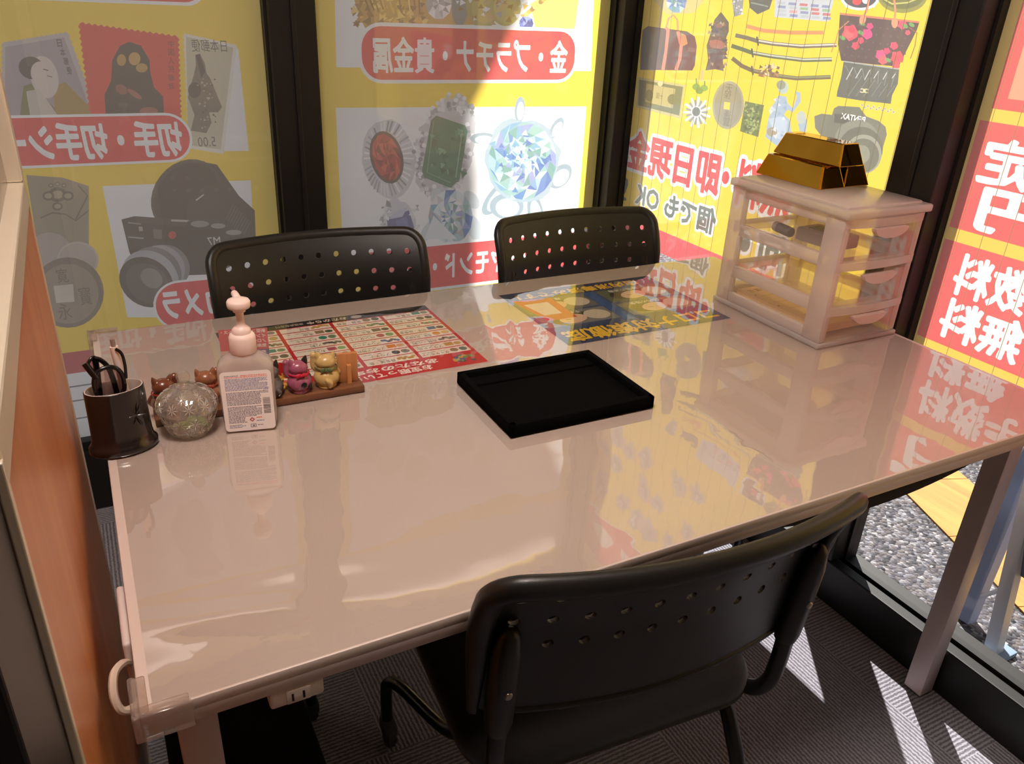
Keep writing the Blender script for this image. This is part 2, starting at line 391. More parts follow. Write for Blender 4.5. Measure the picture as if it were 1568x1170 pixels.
class Print:
    cache = {}
    """flat artwork: later shapes cover earlier ones; build() cuts everything into ONE flat mesh"""
    def __init__(s, uv=None): s.items = []; s.uv = uv
    def P(s, pts): return [s.uv(*p) for p in pts]
    def poly(s, pts, col, px=True):
        s.items.append((s.P(pts) if px else pts, lin(col)))
    def rect(s, u0, v0, u1, v1, col): s.items.append(([(u0, v0), (u1, v0), (u1, v1), (u0, v1)], lin(col)))
    def ell(s, cx, cy, rx, ry, col, rot=0, n=28, px=True, f=None):
        c, q = math.cos(math.radians(rot)), math.sin(math.radians(rot)); o = []
        for i in range(n):
            a = 2*PI*i/n; k = f(i) if f else 1
            x, y = rx*k*math.cos(a), ry*k*math.sin(a); o.append((cx+x*c-y*q, cy+x*q+y*c))
        s.poly(o, col, px)
    def line(s, pts, w, col, px=True):
        P = [Vector(p) for p in pts]; L, R = [], []
        for i, p in enumerate(P):
            d = (P[min(i+1, len(P)-1)]-P[max(i-1, 0)]).normalized(); nn = Vector((-d.y, d.x))*w/2
            L.append(p+nn); R.append(p-nn)
        for i in range(len(P)-1): s.poly([tuple(L[i]), tuple(L[i+1]), tuple(R[i+1]), tuple(R[i])], col, px)
    def pill(s, u0, v0, u1, v1, col, r=None):
        r = r or min(abs(u1-u0), abs(v1-v0))/2*.98
        s.items.append((rrect(abs(u1-u0), abs(v1-v0), r, 7, (u0+u1)/2, (v0+v1)/2), lin(col)))
    def bbox(s, a, b):
        p, q = s.uv(*a), s.uv(*b); return min(p[0], q[0]), min(p[1], q[1]), max(p[0], q[0]), max(p[1], q[1])
    def text(s, body, bb, col, flip=False, turn=False, bold=.02, outline=None, res=2):
        """fits the words into bb = (u0, v0, u1, v1); flip reads from behind, turn is upside down; bold and outline thicken the strokes"""
        key = (body, res); loops = Print.cache.get(key) or text_loops(body, res); Print.cache[key] = loops
        if not loops: return
        A = loops if bold < .024 else thicken(loops, bold)
        pts = np.concatenate([np.array(l) for l in A]); lo, hi = pts.min(0), pts.max(0)
        def tr(v):
            a, b = (v[0]-lo[0])/(hi[0]-lo[0]), (v[1]-lo[1])/(hi[1]-lo[1])
            if flip: a = 1-a
            if turn: a, b = 1-a, 1-b
            return bb[0]+a*(bb[2]-bb[0]), bb[1]+b*(bb[3]-bb[1])
        if outline: s.items.append(([[tr(v) for v in l] for l in thicken(loops, bold+outline[0])], lin(outline[1])))
        s.items.append(([[tr(v) for v in l] for l in A], lin(col)))
    def facets(s, cx, cy, rx, ry, cols, n=14, rings=3, rot=0, px=True):
        """cut stone: rings of flat facets"""
        c, q = math.cos(math.radians(rot)), math.sin(math.radians(rot)); R = []
        for k in range(rings+1):
            t = k/rings; R.append([])
            for i in range(n):
                a = 2*PI*(i+(.5 if k % 2 else 0))/n; j = 1+random.uniform(-.12, .12)*(0 < k < rings)
                x, y = rx*t*j*math.cos(a), ry*t*j*math.sin(a); R[-1].append((cx+x*c-y*q, cy+x*q+y*c))
        for k in range(rings):
            for i in range(n):
                A, B, D, E_ = R[k][i], R[k][(i+1) % n], R[k+1][i], R[k+1][(i+1) % n]
                s.poly([A, D, E_], random.choice(cols), px)
                if k: s.poly([A, E_, B], random.choice(cols), px)
    def build(s, name, to3d, m, parent=None):
        V, E_, Q = [], [], []
        for pts, col in s.items:
            L = pts if isinstance(pts[0][0], (tuple, list)) else [pts]
            for l in L:
                b = len(V); n = len(l); V += [Vector((p[0]*100, p[1]*100)) for p in l]
                E_ += [(b+i, b+(i+1) % n) for i in range(n)]
            Q.append(([np.array(l)*100 for l in L], col))
        r = delaunay_2d_cdt(V, E_, [], 0, 1e-5)
        co = np.array([(v[0], v[1]) for v in r[0]]); tri = np.array([list(f) for f in r[2]]); cen = co[tri].mean(1)
        own = np.full(len(tri), -1)
        for k, (q, col) in enumerate(Q):
            lo, hi = np.min([l.min(0) for l in q], 0), np.max([l.max(0) for l in q], 0)
            c = np.nonzero((cen >= lo).all(1) & (cen <= hi).all(1))[0]
            if not len(c): continue
            x, y = cen[c, 0], cen[c, 1]; ins = np.zeros(len(c), bool)
            for (x0, y0), (x1, y1) in ((a_, b_) for l in q for a_, b_ in zip(l, np.roll(l, -1, 0))):
                if y0 == y1: continue
                ins ^= ((y0 > y) != (y1 > y)) & (x < (x1-x0)*(y-y0)/(y1-y0)+x0)
            if k == 0: base = np.zeros(len(tri), bool); base[c[ins]] = True
            own[c[ins]] = k
        me = bpy.data.meshes.new(name); sel = np.nonzero(base)[0]
        keep = [list(r[2][i]) for i in sel]; cols = [Q[own[i]][1] for i in sel]
        me.from_pydata([to3d(v[0]/100, v[1]/100) for v in r[0]], [], keep); 
        at_ = me.color_attributes.new('ink', 'FLOAT_COLOR', 'CORNER')
        i = 0
        for p, c in zip(me.polygons, cols):
            for _ in p.vertices: at_.data[i].color = c; i += 1
        bm = bmn(); bm.from_mesh(me); loose = [v for v in bm.verts if not v.link_faces]
        bmesh.ops.delete(bm, geom=loose, context='VERTS')
        if parent: bm.transform(basis(parent).inverted())
        bm.to_mesh(me); bm.free()
        return link(name, me, m, parent)
FILM = print_mat('backlit_print', trans=.62, haze=.7)
PAPER = print_mat('printed_paper', rough=.55)
# ------------------------------------------------------------------ the setting
FARY, RX = .60, 1.55                       # glass planes of the far and the right-hand window wall
CEILZ = 2.45
b = bmn(); box(b, -1.8, -3.7, -.06, 1.62, .67, 0); struct('floor', b, carpet_mat())
b = bmn(); box(b, -1.8, -3.7, CEILZ, 1.62, .67, CEILZ+.1); struct('ceiling', b, CEIL)
b = bmn(); box(b, -1.8, -3.7, 0, 1.62, -3.6, CEILZ); struct('wall_back', b, WHITE_WALL)
b = bmn(); box(b, -1.8, -3.6, 0, -1.7, .67, CEILZ); struct('wall_left', b, WHITE_WALL)
b = bmn(); box(b, 1.49, -3.6, 0, 1.62, -1.75, CEILZ); struct('wall_right', b, WHITE_WALL)
b = bmn(); box(b, -1.7, .55, 0, 1.49, .66, .17); box(b, -1.7, .575, .17, 1.49, .66, .195); struct('baseboard_far', b, BLACK_ALU)
b = bmn(); box(b, -1.7, .55, 2.2, 1.49, .66, CEILZ); struct('trim_1', b, BLACK_ALU)
b = bmn(); box(b, 1.485, -1.75, 2.2, 1.62, .53, CEILZ); struct('trim_2', b, BLACK_ALU)
b = bmn()
box(b, 1.485, -1.75, 0, 1.515, .53, .115, .003); box(b, 1.515, -1.75, 0, 1.535, .53, .094); box(b, 1.535, -1.75, 0, 1.585, .53, .108, .002)
struct('baseboard_right', b, BLACK_ALU)
b = bmn(); box(b, 1.49, .53, 0, 1.62, .66, CEILZ, .004); struct('trim_3', b, BLACK_ALU)          # corner post
b = bmn(); box(b, .484, .545, 0, .598, .66, CEILZ, .003); box(b, .535, .538, 0, .547, .546, CEILZ, .002); struct('trim_4', b, BLACK_ALU)
b = bmn(); box(b, 1.487, -.564, .115, 1.567, -.457, CEILZ, .003); box(b, 1.483, -.516, .115, 1.49, -.504, CEILZ, .002); struct('trim_5', b, BLACK_ALU)

def window(name, axis, a0, a1, z0, z1):
    w = struct_root(name)
    f = bmn(); p = bmn(); t = .006
    if axis == 1:
        for (x0, zz0, x1, zz1) in ((a0, z0, a0+t, z1), (a1-t, z0, a1, z1), (a0+t, z0, a1-t, z0+t), (a0+t, z1-t, a1-t, z1)):
            box(f, x0, .57, zz0, x1, .62, zz1)
        box(p, a0+t, FARY-.008, z0+t, a1-t, FARY-.003, z1-t)
    else:
        for (y0, zz0, y1, zz1) in ((a0, z0, a0+t, z1), (a1-t, z0, a1, z1), (a0+t, z0, a1-t, z0+t), (a0+t, z1-t, a1-t, z1)):
            box(f, 1.53, y0, zz0, 1.568, y1, zz1)
        box(p, RX-.008, a0+t, z0+t, RX-.003, a1-t, z1-t)
    struct('frame', f, BLACK_ALU, w); struct('pane', p, PANE, w)
window('window_1', 1, -1.7, .484, .195, 2.2)
window('window_2', 1, .598, 1.49, .195, 2.2)
window('window_3', 0, -.457, .53, .108, 2.2)
window('window_4', 0, -1.75, -.564, .108, 2.2)

# wooden partition with an aluminium framed pane, left of the table
PX = -.035
part = struct_root('wall_partition')
WOODP = wood_mat('orange_wood_laminate', (206, 126, 74), (224, 152, 98), 2, 16, .34)
CREAM_ALU = mat('cream_aluminium', (226, 214, 196), .35, metal=.35, noise=(14, .03))
GREY_ALU = mat('dark_grey_metal', (34, 31, 31), .45, metal=.3)
PY0, PY1, PTOP = -1.08, -.36, 1.045
b = bmn(); box(b, PX-.018, PY0, .05, PX, PY1, PTOP); struct('wood_panel', b, WOODP, part)
b = bmn(); box(b, PX-.02, PY1, 0, PX+.002, PY1+.004, PTOP+.02); struct('edge_strip', b, CREAM_ALU, part)
b = bmn(); box(b, PX-.003, PY0-.004, 0, PX+.003, PY0+.005, PTOP+.02, .001); struct('edge_strip', b, CREAM_ALU, part)
b = bmn(); box(b, PX-.03, PY0, PTOP, PX+.003, PY1+.004, PTOP+.035, .003); struct('rail', b, CREAM_ALU, part)
b = bmn(); box(b, PX-.03, PY1-.035, PTOP+.035, PX+.003, PY1+.004, 2.1, .003); struct('post', b, CREAM_ALU, part)
b = bmn(); box(b, PX-.022, PY0, PTOP+.035, PX-.014, PY1-.035, 2.1); struct('cream_reflection_pane', b, clear_mat('cream_reflection_pane', body=.85, body_col=(226, 206, 184), rough=.25), part)  # cream reflections of the glass are mixed into its body colour
b = bmn(); box(b, PX-.06, -1.20, 0, PX-.003, PY0-.0035, 2.1, .002); box(b, PX-.11, -1.7, 0, PX-.05, -1.20, 2.1); struct('door_post', b, GREY_ALU, part)
b = bmn(); box(b, PX-.049, -1.208, 0, PX-.045, -1.204, 2.1); struct('seal', b, CREAM_ALU, part)

# ------------------------------------------------------------------ outside
b = bmn(); box(b, -14, -14, -.2, 16, 20, -.06); struct('ground', b, gravel_mat())
g0 = [at(1395, 765, 2, -.06), at(1490, 862, 2, -.06)]
d_ = (g0[1]-g0[0]).normalized(); n_ = Vector((-d_.y, d_.x, 0)); n_ = n_ if n_.x > 0 else -n_
YWOOD = wood_mat('yellow_painted_board', (150, 104, 30), (176, 132, 50), 1, 26, .7)
line = struct_root('ground_line'); line['kind'] = 'structure'
p0 = g0[0]-d_*1.6
for k in range(10):
    q = p0+d_*(k*.30); b = bmn()
    c4 = [q, q+d_*.297, q+d_*.297+n_*.26, q+n_*.26]
    prism(b, [(c.x, c.y) for c in c4], -.06, -.054); struct('board', b, YWOOD, line)
# white metal sign stand on the gravel, just outside the right-hand glass
ss = thing('sign_stand', 'pale grey metal sign stand on the gravel outside the right-hand glass', 'sign stand', (1.80, -.95, -.06))
SILV = mat('silver_metal', (196, 204, 214), .4, metal=.2, noise=(12, .04))
f0 = at(1519, 1003, 2, -.06); fA = at(1478, 948, 2, -.06)
tB, tA = at(1580, 750, 0, 1.86), at(1590, 680, 0, 1.93)
b = bmn(); tube(b, [f0, tB+(tB-f0)*.35], .021, 4); obj('leg', b, SILV, ss, world=True, smooth=False)
b = bmn(); tube(b, [fA, tA+(tA-fA)*.25], .026, 4); obj('leg', b, mat('pale_blue_panel', (140, 156, 190), .5), ss, world=True, smooth=False)
b = bmn(); tube(b, [f0+(tB-f0)*.42, fA+(tA-fA)*.12], .006, 6); obj('stay', b, SILV, ss, world=True)
b = bmn(); tube(b, [f0+Vector((.05, -.40, 0)), tB+(tB-f0)*.35+Vector((.0, -.38, 0))], .021, 4); obj('leg', b, SILV, ss, world=True, smooth=False)
b = bmn(); q0 = f0+(tB-f0)*.50; box(b, q0.x+.01, q0.y-.36, q0.z, q0.x+.035, q0.y+.02, 1.1, .004); obj('panel', b, mat('blue_grey_panel', (120, 130, 150), .5), ss, world=True)
b = bmn(); box(b, f0.x-.05, f0.y-.03, -.06, f0.x+.05, f0.y+.03, -.045, .004); obj('foot', b, mat('blue_grey_foot', (120, 140, 160), .6), ss, world=True)
sb = struct_root('added_shade_board')                    # unseen board on posts, added to cast the shade on the far windows
GREYB = mat('grey_board', (150, 150, 150), .7)
dd = 2.5; ox, oz = dd*SUN_DIR.x/SUN_DIR.y, dd*SUN_DIR.z/SUN_DIR.y
pts = [(-.9, .1), (1.045, .1), (1.035, .775), (1.0, .963), (1.069, 1.069), (1.205, 1.31), (1.6, 2.0), (-.9, 2.0)]
b = bmn(); t = bmn(); prism(t, [(x+ox, z+oz) for x, z in pts], -.04, .04)
merge(b, t, Matrix.Translation((0, FARY+dd, 0)) @ Matrix.Rotation(PI/2, 4, 'X')); obj('shade_panel', b, GREYB, sb, world=True, smooth=False)
for px_ in (1.1, 2.4):
    b = bmn(); box(b, px_-.06, 3.14, -.06, px_+.06, 3.26, 5.2); obj('post', b, GREYB, sb, world=True, smooth=False)

# ------------------------------------------------------------------ ceiling lamps (behind the camera)
LAMPM, nt_, out_ = new_mat('warm_diffuser')
em = N(nt_, 'ShaderNodeEmission', Color=(1, .86, .74, 1), Strength=4.0); nt_.links.new(em.outputs[0], out_.inputs[0])
for k, (lx, ly) in enumerate(((.02, -1.05), (-.75, -1.6))):
    t = thing('ceiling_light', ('round white ceiling lamp above the near left corner of the table', 'round white ceiling lamp behind the wooden partition')[k], 'ceiling lamp', (lx, ly, CEILZ), 0)
    b = bmn(); lathe(b, [(.26, -.001), (.26, -.05), (.245, -.06)], 40, cap1=False); obj('housing', b, WHITE_WALL, t)
    b = bmn(); lathe(b, [(.245, -.058), (.22, -.075), (.12, -.085)], 40); obj('diffuser', b, LAMPM, t)
    L = bpy.data.lights.new('lamp_light', 'AREA'); L.shape = 'DISK'; L.size = .46; L.energy = LAMP_POWER*(1, .5)[k]; L.color = (1, .85, .76)
    lo = bpy.data.objects.new('lamp_light', L); C.objects.link(lo); lo.parent = t; lo.location = (0, 0, -.09)

# ------------------------------------------------------------------ posters on the glass
def uvw(axis, val):
    o = (0, 2) if axis == 1 else (1, 2) if axis == 0 else (0, 1)
    def f(px, py):
        p = at(px, py, axis, val); return (p[o[0]], p[o[1]])
    return f
far = lambda u, v: (u, FARY, v)
rgt = lambda u, v: (RX, u, v)
GOLDS = [(206, 160, 60), (232, 190, 80), (176, 128, 44), (244, 214, 120), (150, 112, 48)]
SILVS = [(232, 234, 238), (206, 210, 216), (176, 180, 188), (245, 246, 250), (150, 154, 160)]
def jag(cx, cy, rx, ry, rot, amp, n=40):
    return [(cx+rx*(1+random.uniform(-amp, amp))*math.cos(2*PI*i/n)*math.cos(math.radians(rot))-ry*math.sin(2*PI*i/n)*math.sin(math.radians(rot)),
             cy+rx*math.cos(2*PI*i/n)*math.sin(math.radians(rot))+ry*(1+random.uniform(-amp, amp))*math.sin(2*PI*i/n)*math.cos(math.radians(rot))) for i in range(n)]
def speckle(p, pts_fn, n, size, cols):
    for _ in range(n):
        x, y = pts_fn(); a = random.uniform(0, PI); s = size*random.uniform(.6, 1.3)
        p.poly([(x+s*math.cos(a+k*PI*2/3), y+s*math.sin(a+k*PI*2/3)) for k in range(3)], random.choice(cols))
def zig(quad, n=14, d=2.0):
    """perforated edge of a stamp"""
    o = []
    for (x0, y0), (x1, y1) in zip(quad, quad[1:]+quad[:1]):
        nx, ny = (y1-y0), -(x1-x0); l = math.hypot(nx, ny); nx, ny = nx/l*d, ny/l*d
        for i in range(n*2):
            t = i/(n*2); s = 1 if i % 2 else 0; o.append((x0+(x1-x0)*t+nx*s, y0+(y1-y0)*t+ny*s))
    return o

# --- stamps and cameras (far wall, left)
p = Print(uvw(1, FARY)); U = p.uv
p.rect(-1.0, .20, .478, 2.18, YEL)
p.rect(-1.0, .20, .478, .388, (244, 244, 246)); p.rect(-1.0, .388, .478, .447, (196, 40, 60))
for z in (.349, .308, .256): p.rect(-1.0, z, .478, z+.004, (90, 96, 120))
bb = p.bbox((-200, -70), (318, 10)); p.pill(bb[0], bb[1], bb[2], bb[1]+.10, WHT, .045); p.pill(bb[0], bb[1]+.007, bb[2]-.007, bb[1]+.093, RED, .042)
p.poly([(345, 72), (365, 75), (381, 231), (318, 232)], (246, 246, 246))
p.poly(zig([(4, 66), (103, 50), (151, 182), (4, 184)]), (196, 190, 190)); p.poly([(8, 72), (98, 57), (143, 180), (8, 182)], (168, 160, 168))
p.poly([(30, 180), (36, 132), (48, 128), (96, 178)], (120, 128, 70)); p.poly([(86, 178), (80, 132), (100, 126), (150, 176)], (168, 142, 62)); p.ell(68, 118, 21, 33, (214, 206, 198), -14)
p.poly([(46, 176), (40, 140), (60, 136), (88, 176)], (206, 200, 190))
p.ell(48, 104, 20, 17, (58, 60, 56), 20); p.ell(62, 112, 15, 18, (214, 206, 198), -10); p.line([(72, 116), (80, 118)], 1.4, (120, 90, 84)); p.line([(66, 106), (74, 108)], 1.6, (80, 76, 72))
for k, ch in enumerate('日本郵便'): p.text(ch, p.bbox((86+k*5, 60+k*14), (96+k*5, 72+k*14)), (84, 84, 84), flip=True, bold=.03)
p.poly(zig([(122, 36), (272, 57), (276, 182), (140, 182)], 16, 3), (232, 52, 42))
p.poly([(162, 178), (160, 145), (170, 124), (172, 92), (184, 70), (198, 64), (216, 70), (229, 92), (230, 110), (236, 134), (250, 148), (251, 178)], (44, 42, 38))
p.ell(186, 92, 7, 9, (196, 156, 70)); p.ell(206, 90, 9, 10, (206, 166, 84)); p.ell(217, 104, 9, 7, (196, 156, 70)); p.ell(186, 137, 10, 7, (150, 84, 72), 30); p.ell(206, 144, 13, 4, (170, 96, 84), 35); p.ell(228, 170, 14, 6, (160, 90, 78))
for k, ch in enumerate('中国人民邮政'): p.text(ch, p.bbox((257, 62+k*13), (267, 72+k*13)), (120, 40, 30), flip=True, bold=.02)
p.poly(zig([(282, 52), (362, 70), (342, 235), (290, 226)], 18, 1.8), (238, 236, 226)); p.poly([(285, 56), (357, 73), (338, 229), (288, 222)], (206, 202, 176))
p.poly([(299, 84), (306, 82), (314, 98), (316, 112), (322, 120), (340, 164), (334, 172), (320, 172), (324, 188), (316, 204), (292, 200), (298, 176), (288, 150), (290, 136), (296, 118), (300, 100)], (120, 114, 98))
p.ell(298, 138, 10, 12, (70, 66, 60)); p.poly([(300, 84), (306, 83), (314, 110), (308, 120)], (64, 60, 56))
speckle(p, lambda: (random.uniform(300, 330), random.uniform(120, 196)), 40, 2.2, [(196, 190, 168), (84, 80, 70)])
p.text('日本郵便', p.bbox((292, 60), (348, 80)), (70, 70, 60), flip=True); p.text('5.00', p.bbox((302, 210), (331, 224)), (90, 86, 76), flip=True)
bb = p.bbox((-60, 178), (299, 247)); p.pill(*bb, WHT, (bb[3]-bb[1])*.49); p.pill(bb[0]+.006, bb[1]+.006, bb[2]-.006, bb[3]-.006, RED, (bb[3]-bb[1])*.44)
p.text('切手・切手シート', p.bbox((-47, 191), (283, 239)), WHT, flip=True, bold=.04)
p.poly([(40, 268), (96, 272), (136, 285), (136, 400), (60, 390)], (150, 142, 118))
for cx, cy, r in ((88, 298, 14), (74, 300, 9), (104, 300, 9), (88, 316, 8), (78, 284, 4), (98, 284, 4), (88, 282, 4)):
    p.ell(cx, cy, r, r*.8, (96, 90, 74)); p.ell(cx, cy, r*.62, r*.46, (172, 164, 138))
p.line([(62, 334), (80, 326), (100, 328), (116, 338), (136, 322)], 2.2, (96, 90, 74)); p.line([(120, 284), (134, 300), (116, 336)], 2.2, (96, 90, 74))
p.ell(76, 388, 34, 32, (176, 168, 158)); p.ell(119, 398, 32, 28, (196, 188, 178)); p.ell(119, 398, 29, 25, (182, 174, 164))
p.ell(104, 448, 55, 54, (118, 110, 96)); p.ell(104, 450, 47, 46, (150, 140, 122)); p.poly([(82, 438), (112, 435), (114, 462), (86, 464)], (212, 206, 190))
p.text('寛', p.bbox((84, 412), (106, 432)), (96, 88, 74), flip=False); p.text('永', p.bbox((86, 466), (112, 488)), (96, 88, 74)); p.text('寳', p.bbox((118, 440), (142, 466)), (96, 88, 74))
p.poly([(157, 285), (384, 276), (394, 470), (300, 486), (195, 486)], (246, 247, 248))
p.poly([(252, 262), (300, 246), (332, 252), (366, 300), (390, 322), (392, 372), (360, 392), (300, 350)], (64, 62, 60))
p.ell(285, 300, 50, 60, (74, 72, 68), 38); p.ell(286, 302, 46, 56, (50, 49, 47), 38); p.ell(318, 316, 26, 40, (66, 64, 60), 38)
p.line([(300, 307), (312, 298)], 2, (210, 206, 200))
for k in range(9): p.line([(358+k*3.2, 312+k*3.4), (346+k*3.2, 336+k*3.2)], 1.2, (110, 106, 100))
p.poly([(186, 336), (206, 331), (212, 337), (292, 340), (330, 346), (373, 358), (372, 378), (368, 400), (330, 420), (216, 424), (198, 386)], (44, 43, 42))
p.poly([(206, 331), (292, 337), (282, 347), (208, 341)], (70, 68, 66)); p.ell(306, 343, 14, 5, (150, 148, 144)); p.ell(334, 346, 11, 4, (160, 158, 154)); p.ell(358, 356, 12, 4, (160, 158, 154)); p.poly([(262, 336), (290, 337), (286, 340), (262, 339)], (190, 188, 184))
p.ell(264, 360, 6, 6, (200, 60, 56)); p.poly([(234, 351), (248, 352), (248, 366), (236, 365)], (110, 110, 108)); p.poly([(212, 347), (218, 347), (219, 354), (213, 354)], (170, 168, 164))
p.line([(196, 341), (216, 343)], 2, (150, 148, 144)); p.line([(196, 363), (220, 365)], 2, (170, 168, 164))
p.text('M7', p.bbox((317, 364), (338, 374)), (220, 218, 214), flip=True)
p.ell(256, 408, 36, 32, (130, 132, 138), 35); p.ell(246, 412, 38, 36, (166, 170, 178), 35); p.ell(238, 416, 42, 36, (120, 122, 126), 35); p.ell(230, 424, 46, 38, (178, 182, 190), 35); p.ell(224, 432, 44, 36, (66, 66, 64), 35); p.ell(226, 434, 36, 28, (92, 92, 86), 35); p.ell(232, 426, 18, 14, (140, 140, 132), 35)
bb = p.bbox((229, 434), (400, 490)); p.pill(*bb, WHT, (bb[3]-bb[1])*.49); p.pill(bb[0]+.006, bb[1]+.006, bb[2]-.006, bb[3]-.006, RED, (bb[3]-bb[1])*.44)
p.text('カメラ', p.bbox((246, 446), (344, 479)), WHT, flip=True, bold=.04)
p.rect(-1.0, 1.43, .45, 1.84, (246, 246, 246))  # out-of-view upper print, pale panels invented for their reflection in the table
for k in range(7): p.ell(-.6+.15*k, 1.62, .06, .11, random.choice([(226, 220, 214), (236, 230, 226), (230, 224, 214)]), px=False, n=15, f=lambda i: 1+.12*math.sin(i*2.7))
p.rect(-1.0, 1.90, .478, 2.12, (240, 222, 214))
tag(p.build('window_poster', far, FILM), 'yellow window poster with stamps, coins and cameras behind the left end of the table', 'poster')

# --- gold and jewels (far wall, middle)
p = Print(uvw(1, FARY)); U = p.uv
p.rect(.604, .20, 1.486, 2.18, YEL)
p.poly([(510, -120), (515, 103), (905, 109), (914, -120)], (250, 251, 252))
p.poly(jag(620, -30, 86, 62, 10, .03), (196, 152, 62)); p.poly([(536, -20), (552, 30), (560, 44), (620, 36), (700, 38), (760, 38), (690, -40)], (206, 164, 74))
speckle(p, lambda: (random.uniform(540, 650), random.uniform(-30, 40)), 110, 7, GOLDS)
for k in range(12): p.line([(552+k*8, -18), (566+k*7, 22+random.uniform(-8, 8))], 2.5, random.choice(GOLDS))
p.facets(672, 6, 20, 24, SILVS, 10, 2); p.ell(704, 10, 13, 30, (150, 150, 146)); p.poly(jag(740, 4, 26, 40, 0, .06), (188, 170, 96)); p.ell(742, 14, 20, 22, (206, 186, 106)); p.ell(774, 10, 24, 30, (196, 184, 92)); p.ell(774, 12, 18, 24, (214, 200, 110))
speckle(p, lambda: (random.uniform(700, 840), random.uniform(-20, 36)), 60, 5, GOLDS+SILVS)
p.poly([(812, 6), (838, -10), (888, -14), (880, 44), (820, 44)], (246, 216, 110)); p.facets(806, 36, 11, 12, [(60, 84, 170), (90, 120, 210), (40, 60, 140), (150, 170, 230)], 9, 2)
for k in range(14): p.ell(806+k*2.2, 22-k*1.9, 3.6, 3.6, random.choice(GOLDS))
bb = p.bbox((547, 33), (881, 127)); p.pill(*bb, WHT, (bb[3]-bb[1])*.42); p.pill(bb[0]+.009, bb[1]+.009, bb[2]-.009, bb[3]-.009, RED, (bb[3]-bb[1])*.36)
p.text('金・プラチナ・貴金属', p.bbox((570, 55), (867, 113)), WHT, flip=True, bold=.028)
p.poly([(514, 165), (898, 163), (880, 392), (526, 398)], (250, 251, 252))
p.rect(.64, 1.40, 1.45, 1.79, (250, 251, 252))  # pale print above the view, made up to temper the tabletop reflection
for k in range(9): p.ell(.70+.085*k, 1.47+.06*(k % 3), .05, .045, random.choice([(246, 236, 214), (240, 232, 216), (248, 242, 228)]), px=False, n=13, f=lambda i: 1+.15*math.sin(i*3.1))
p.rect(.604, 1.86, 1.486, 2.10, (240, 222, 214))
# ruby
p.poly(jag(595, 243, 41, 61, -8, .05, 20), (214, 216, 222))
for i in range(40):
    a = 2*PI*i/40; c0, s0 = math.cos(a), math.sin(a); p.line([(592+24*c0, 242+40*s0), (595+38*c0, 243+58*s0)], 2.6, random.choice(SILVS))
p.ell(592, 241, 25, 41, (96, 76, 76), -14); p.facets(592, 241, 21, 37, [(176, 50, 52), (200, 66, 62), (140, 34, 42), (188, 58, 50), (160, 40, 46), (214, 90, 84)], 12, 3, -14)
# emerald
p.poly(jag(682, 226, 44, 80, 14, .1, 46), (206, 208, 212))
for i in range(150):
    a = random.uniform(0, 2*PI); k = random.uniform(.74, 1.06); x, y = 44*k*math.cos(a), 80*k*math.sin(a); p.ell(682+x*.97-y*.24, 226+x*.24+y*.97, 3.6, 3.6, random.choice(SILVS), n=7)
em_ = [(668, 177), (712, 192), (716, 200), (704, 274), (690, 288), (650, 272), (646, 262), (660, 184)]
p.poly(em_, (60, 130, 100))
for k in range(34):
    x, y = random.uniform(655, 706), random.uniform(190, 272); s = random.uniform(4, 13)
    p.poly([(x, y), (x+s, y+s*.4), (x+s*.2, y+s*1.2)], random.choice([(46, 110, 82), (84, 156, 120), (62, 140, 102), (42, 98, 76), (120, 180, 150)]))
p.line([(664, 186), (654, 264), (690, 280)], 1.6, (120, 170, 146)); p.line([(708, 200), (698, 272)], 1.6, (150, 190, 170))
# diamond
DIA = [(170, 204, 214), (120, 176, 206), (226, 240, 246), (86, 140, 200), (150, 196, 190), (70, 120, 190), (150, 164, 220), (196, 222, 228), (110, 168, 160)]
for (x, y, rx, ry, ro) in ((796, 168, 8, 20, 4), (740, 212, 20, 9, 0), (852, 196, 8, 18, 30), (858, 270, 22, 14, -50), (762, 302, 14, 34, 40), (820, 326, 12, 30, -10), (776, 316, 26, 20, 0)):
    p.ell(x, y, rx, ry, (150, 176, 188), ro); p.ell(x+1, y+2, rx*.7, ry*.72, (206, 224, 230), ro)
p.poly(jag(800, 246, 58, 64, 0, .08, 24), (170, 196, 208)); p.facets(800, 246, 52, 60, DIA, 18, 5)
speckle(p, lambda: (800+random.gauss(0, 20), 246+random.gauss(0, 24)), 46, 6, DIA)
# sapphire, small stones
p.poly(jag(612, 350, 26, 46, -10, .08, 26), (216, 220, 226)); p.poly([(592, 334), (626, 322), (640, 366), (640, 398), (600, 396)], (84, 100, 156)); p.poly([(606, 338), (622, 332), (630, 366), (612, 370)], (112, 128, 184)); p.poly([(594, 336), (612, 320), (624, 318), (616, 332)], (196, 204, 222))
speckle(p, lambda: (random.choice((random.uniform(584, 596), random.uniform(630, 642))), random.uniform(310, 370)), 40, 4, SILVS)
for (x, y, rx, ry, ro) in ((668, 300, 8, 12, 20), (722, 306, 10, 16, -40), (660, 350, 10, 24, 40), (728, 352, 12, 28, -30)): p.ell(x, y, rx, ry, (210, 222, 228), ro)
p.facets(690, 332, 34, 42, DIA+SILVS, 14, 4); p.poly([(650, 366), (664, 330), (700, 366)], (230, 238, 242))
v1, v0 = U(705, 369)[1], U(705, 440)[1]
p.rect(U(560, 400)[0], v0, U(905, 400)[0], v1, WHT); p.rect(U(560, 400)[0], v0+.009, U(905, 400)[0], v1-.008, RED)
p.text('ダイヤモンド・宝石', (U(603, 405)[0], v0+.032, U(817, 400)[0], v1-.028), WHT, flip=True, bold=.03)
tag(p.build('window_poster', far, FILM), 'yellow window poster with gold, ruby, emerald and diamond between the two dark mullions', 'poster')

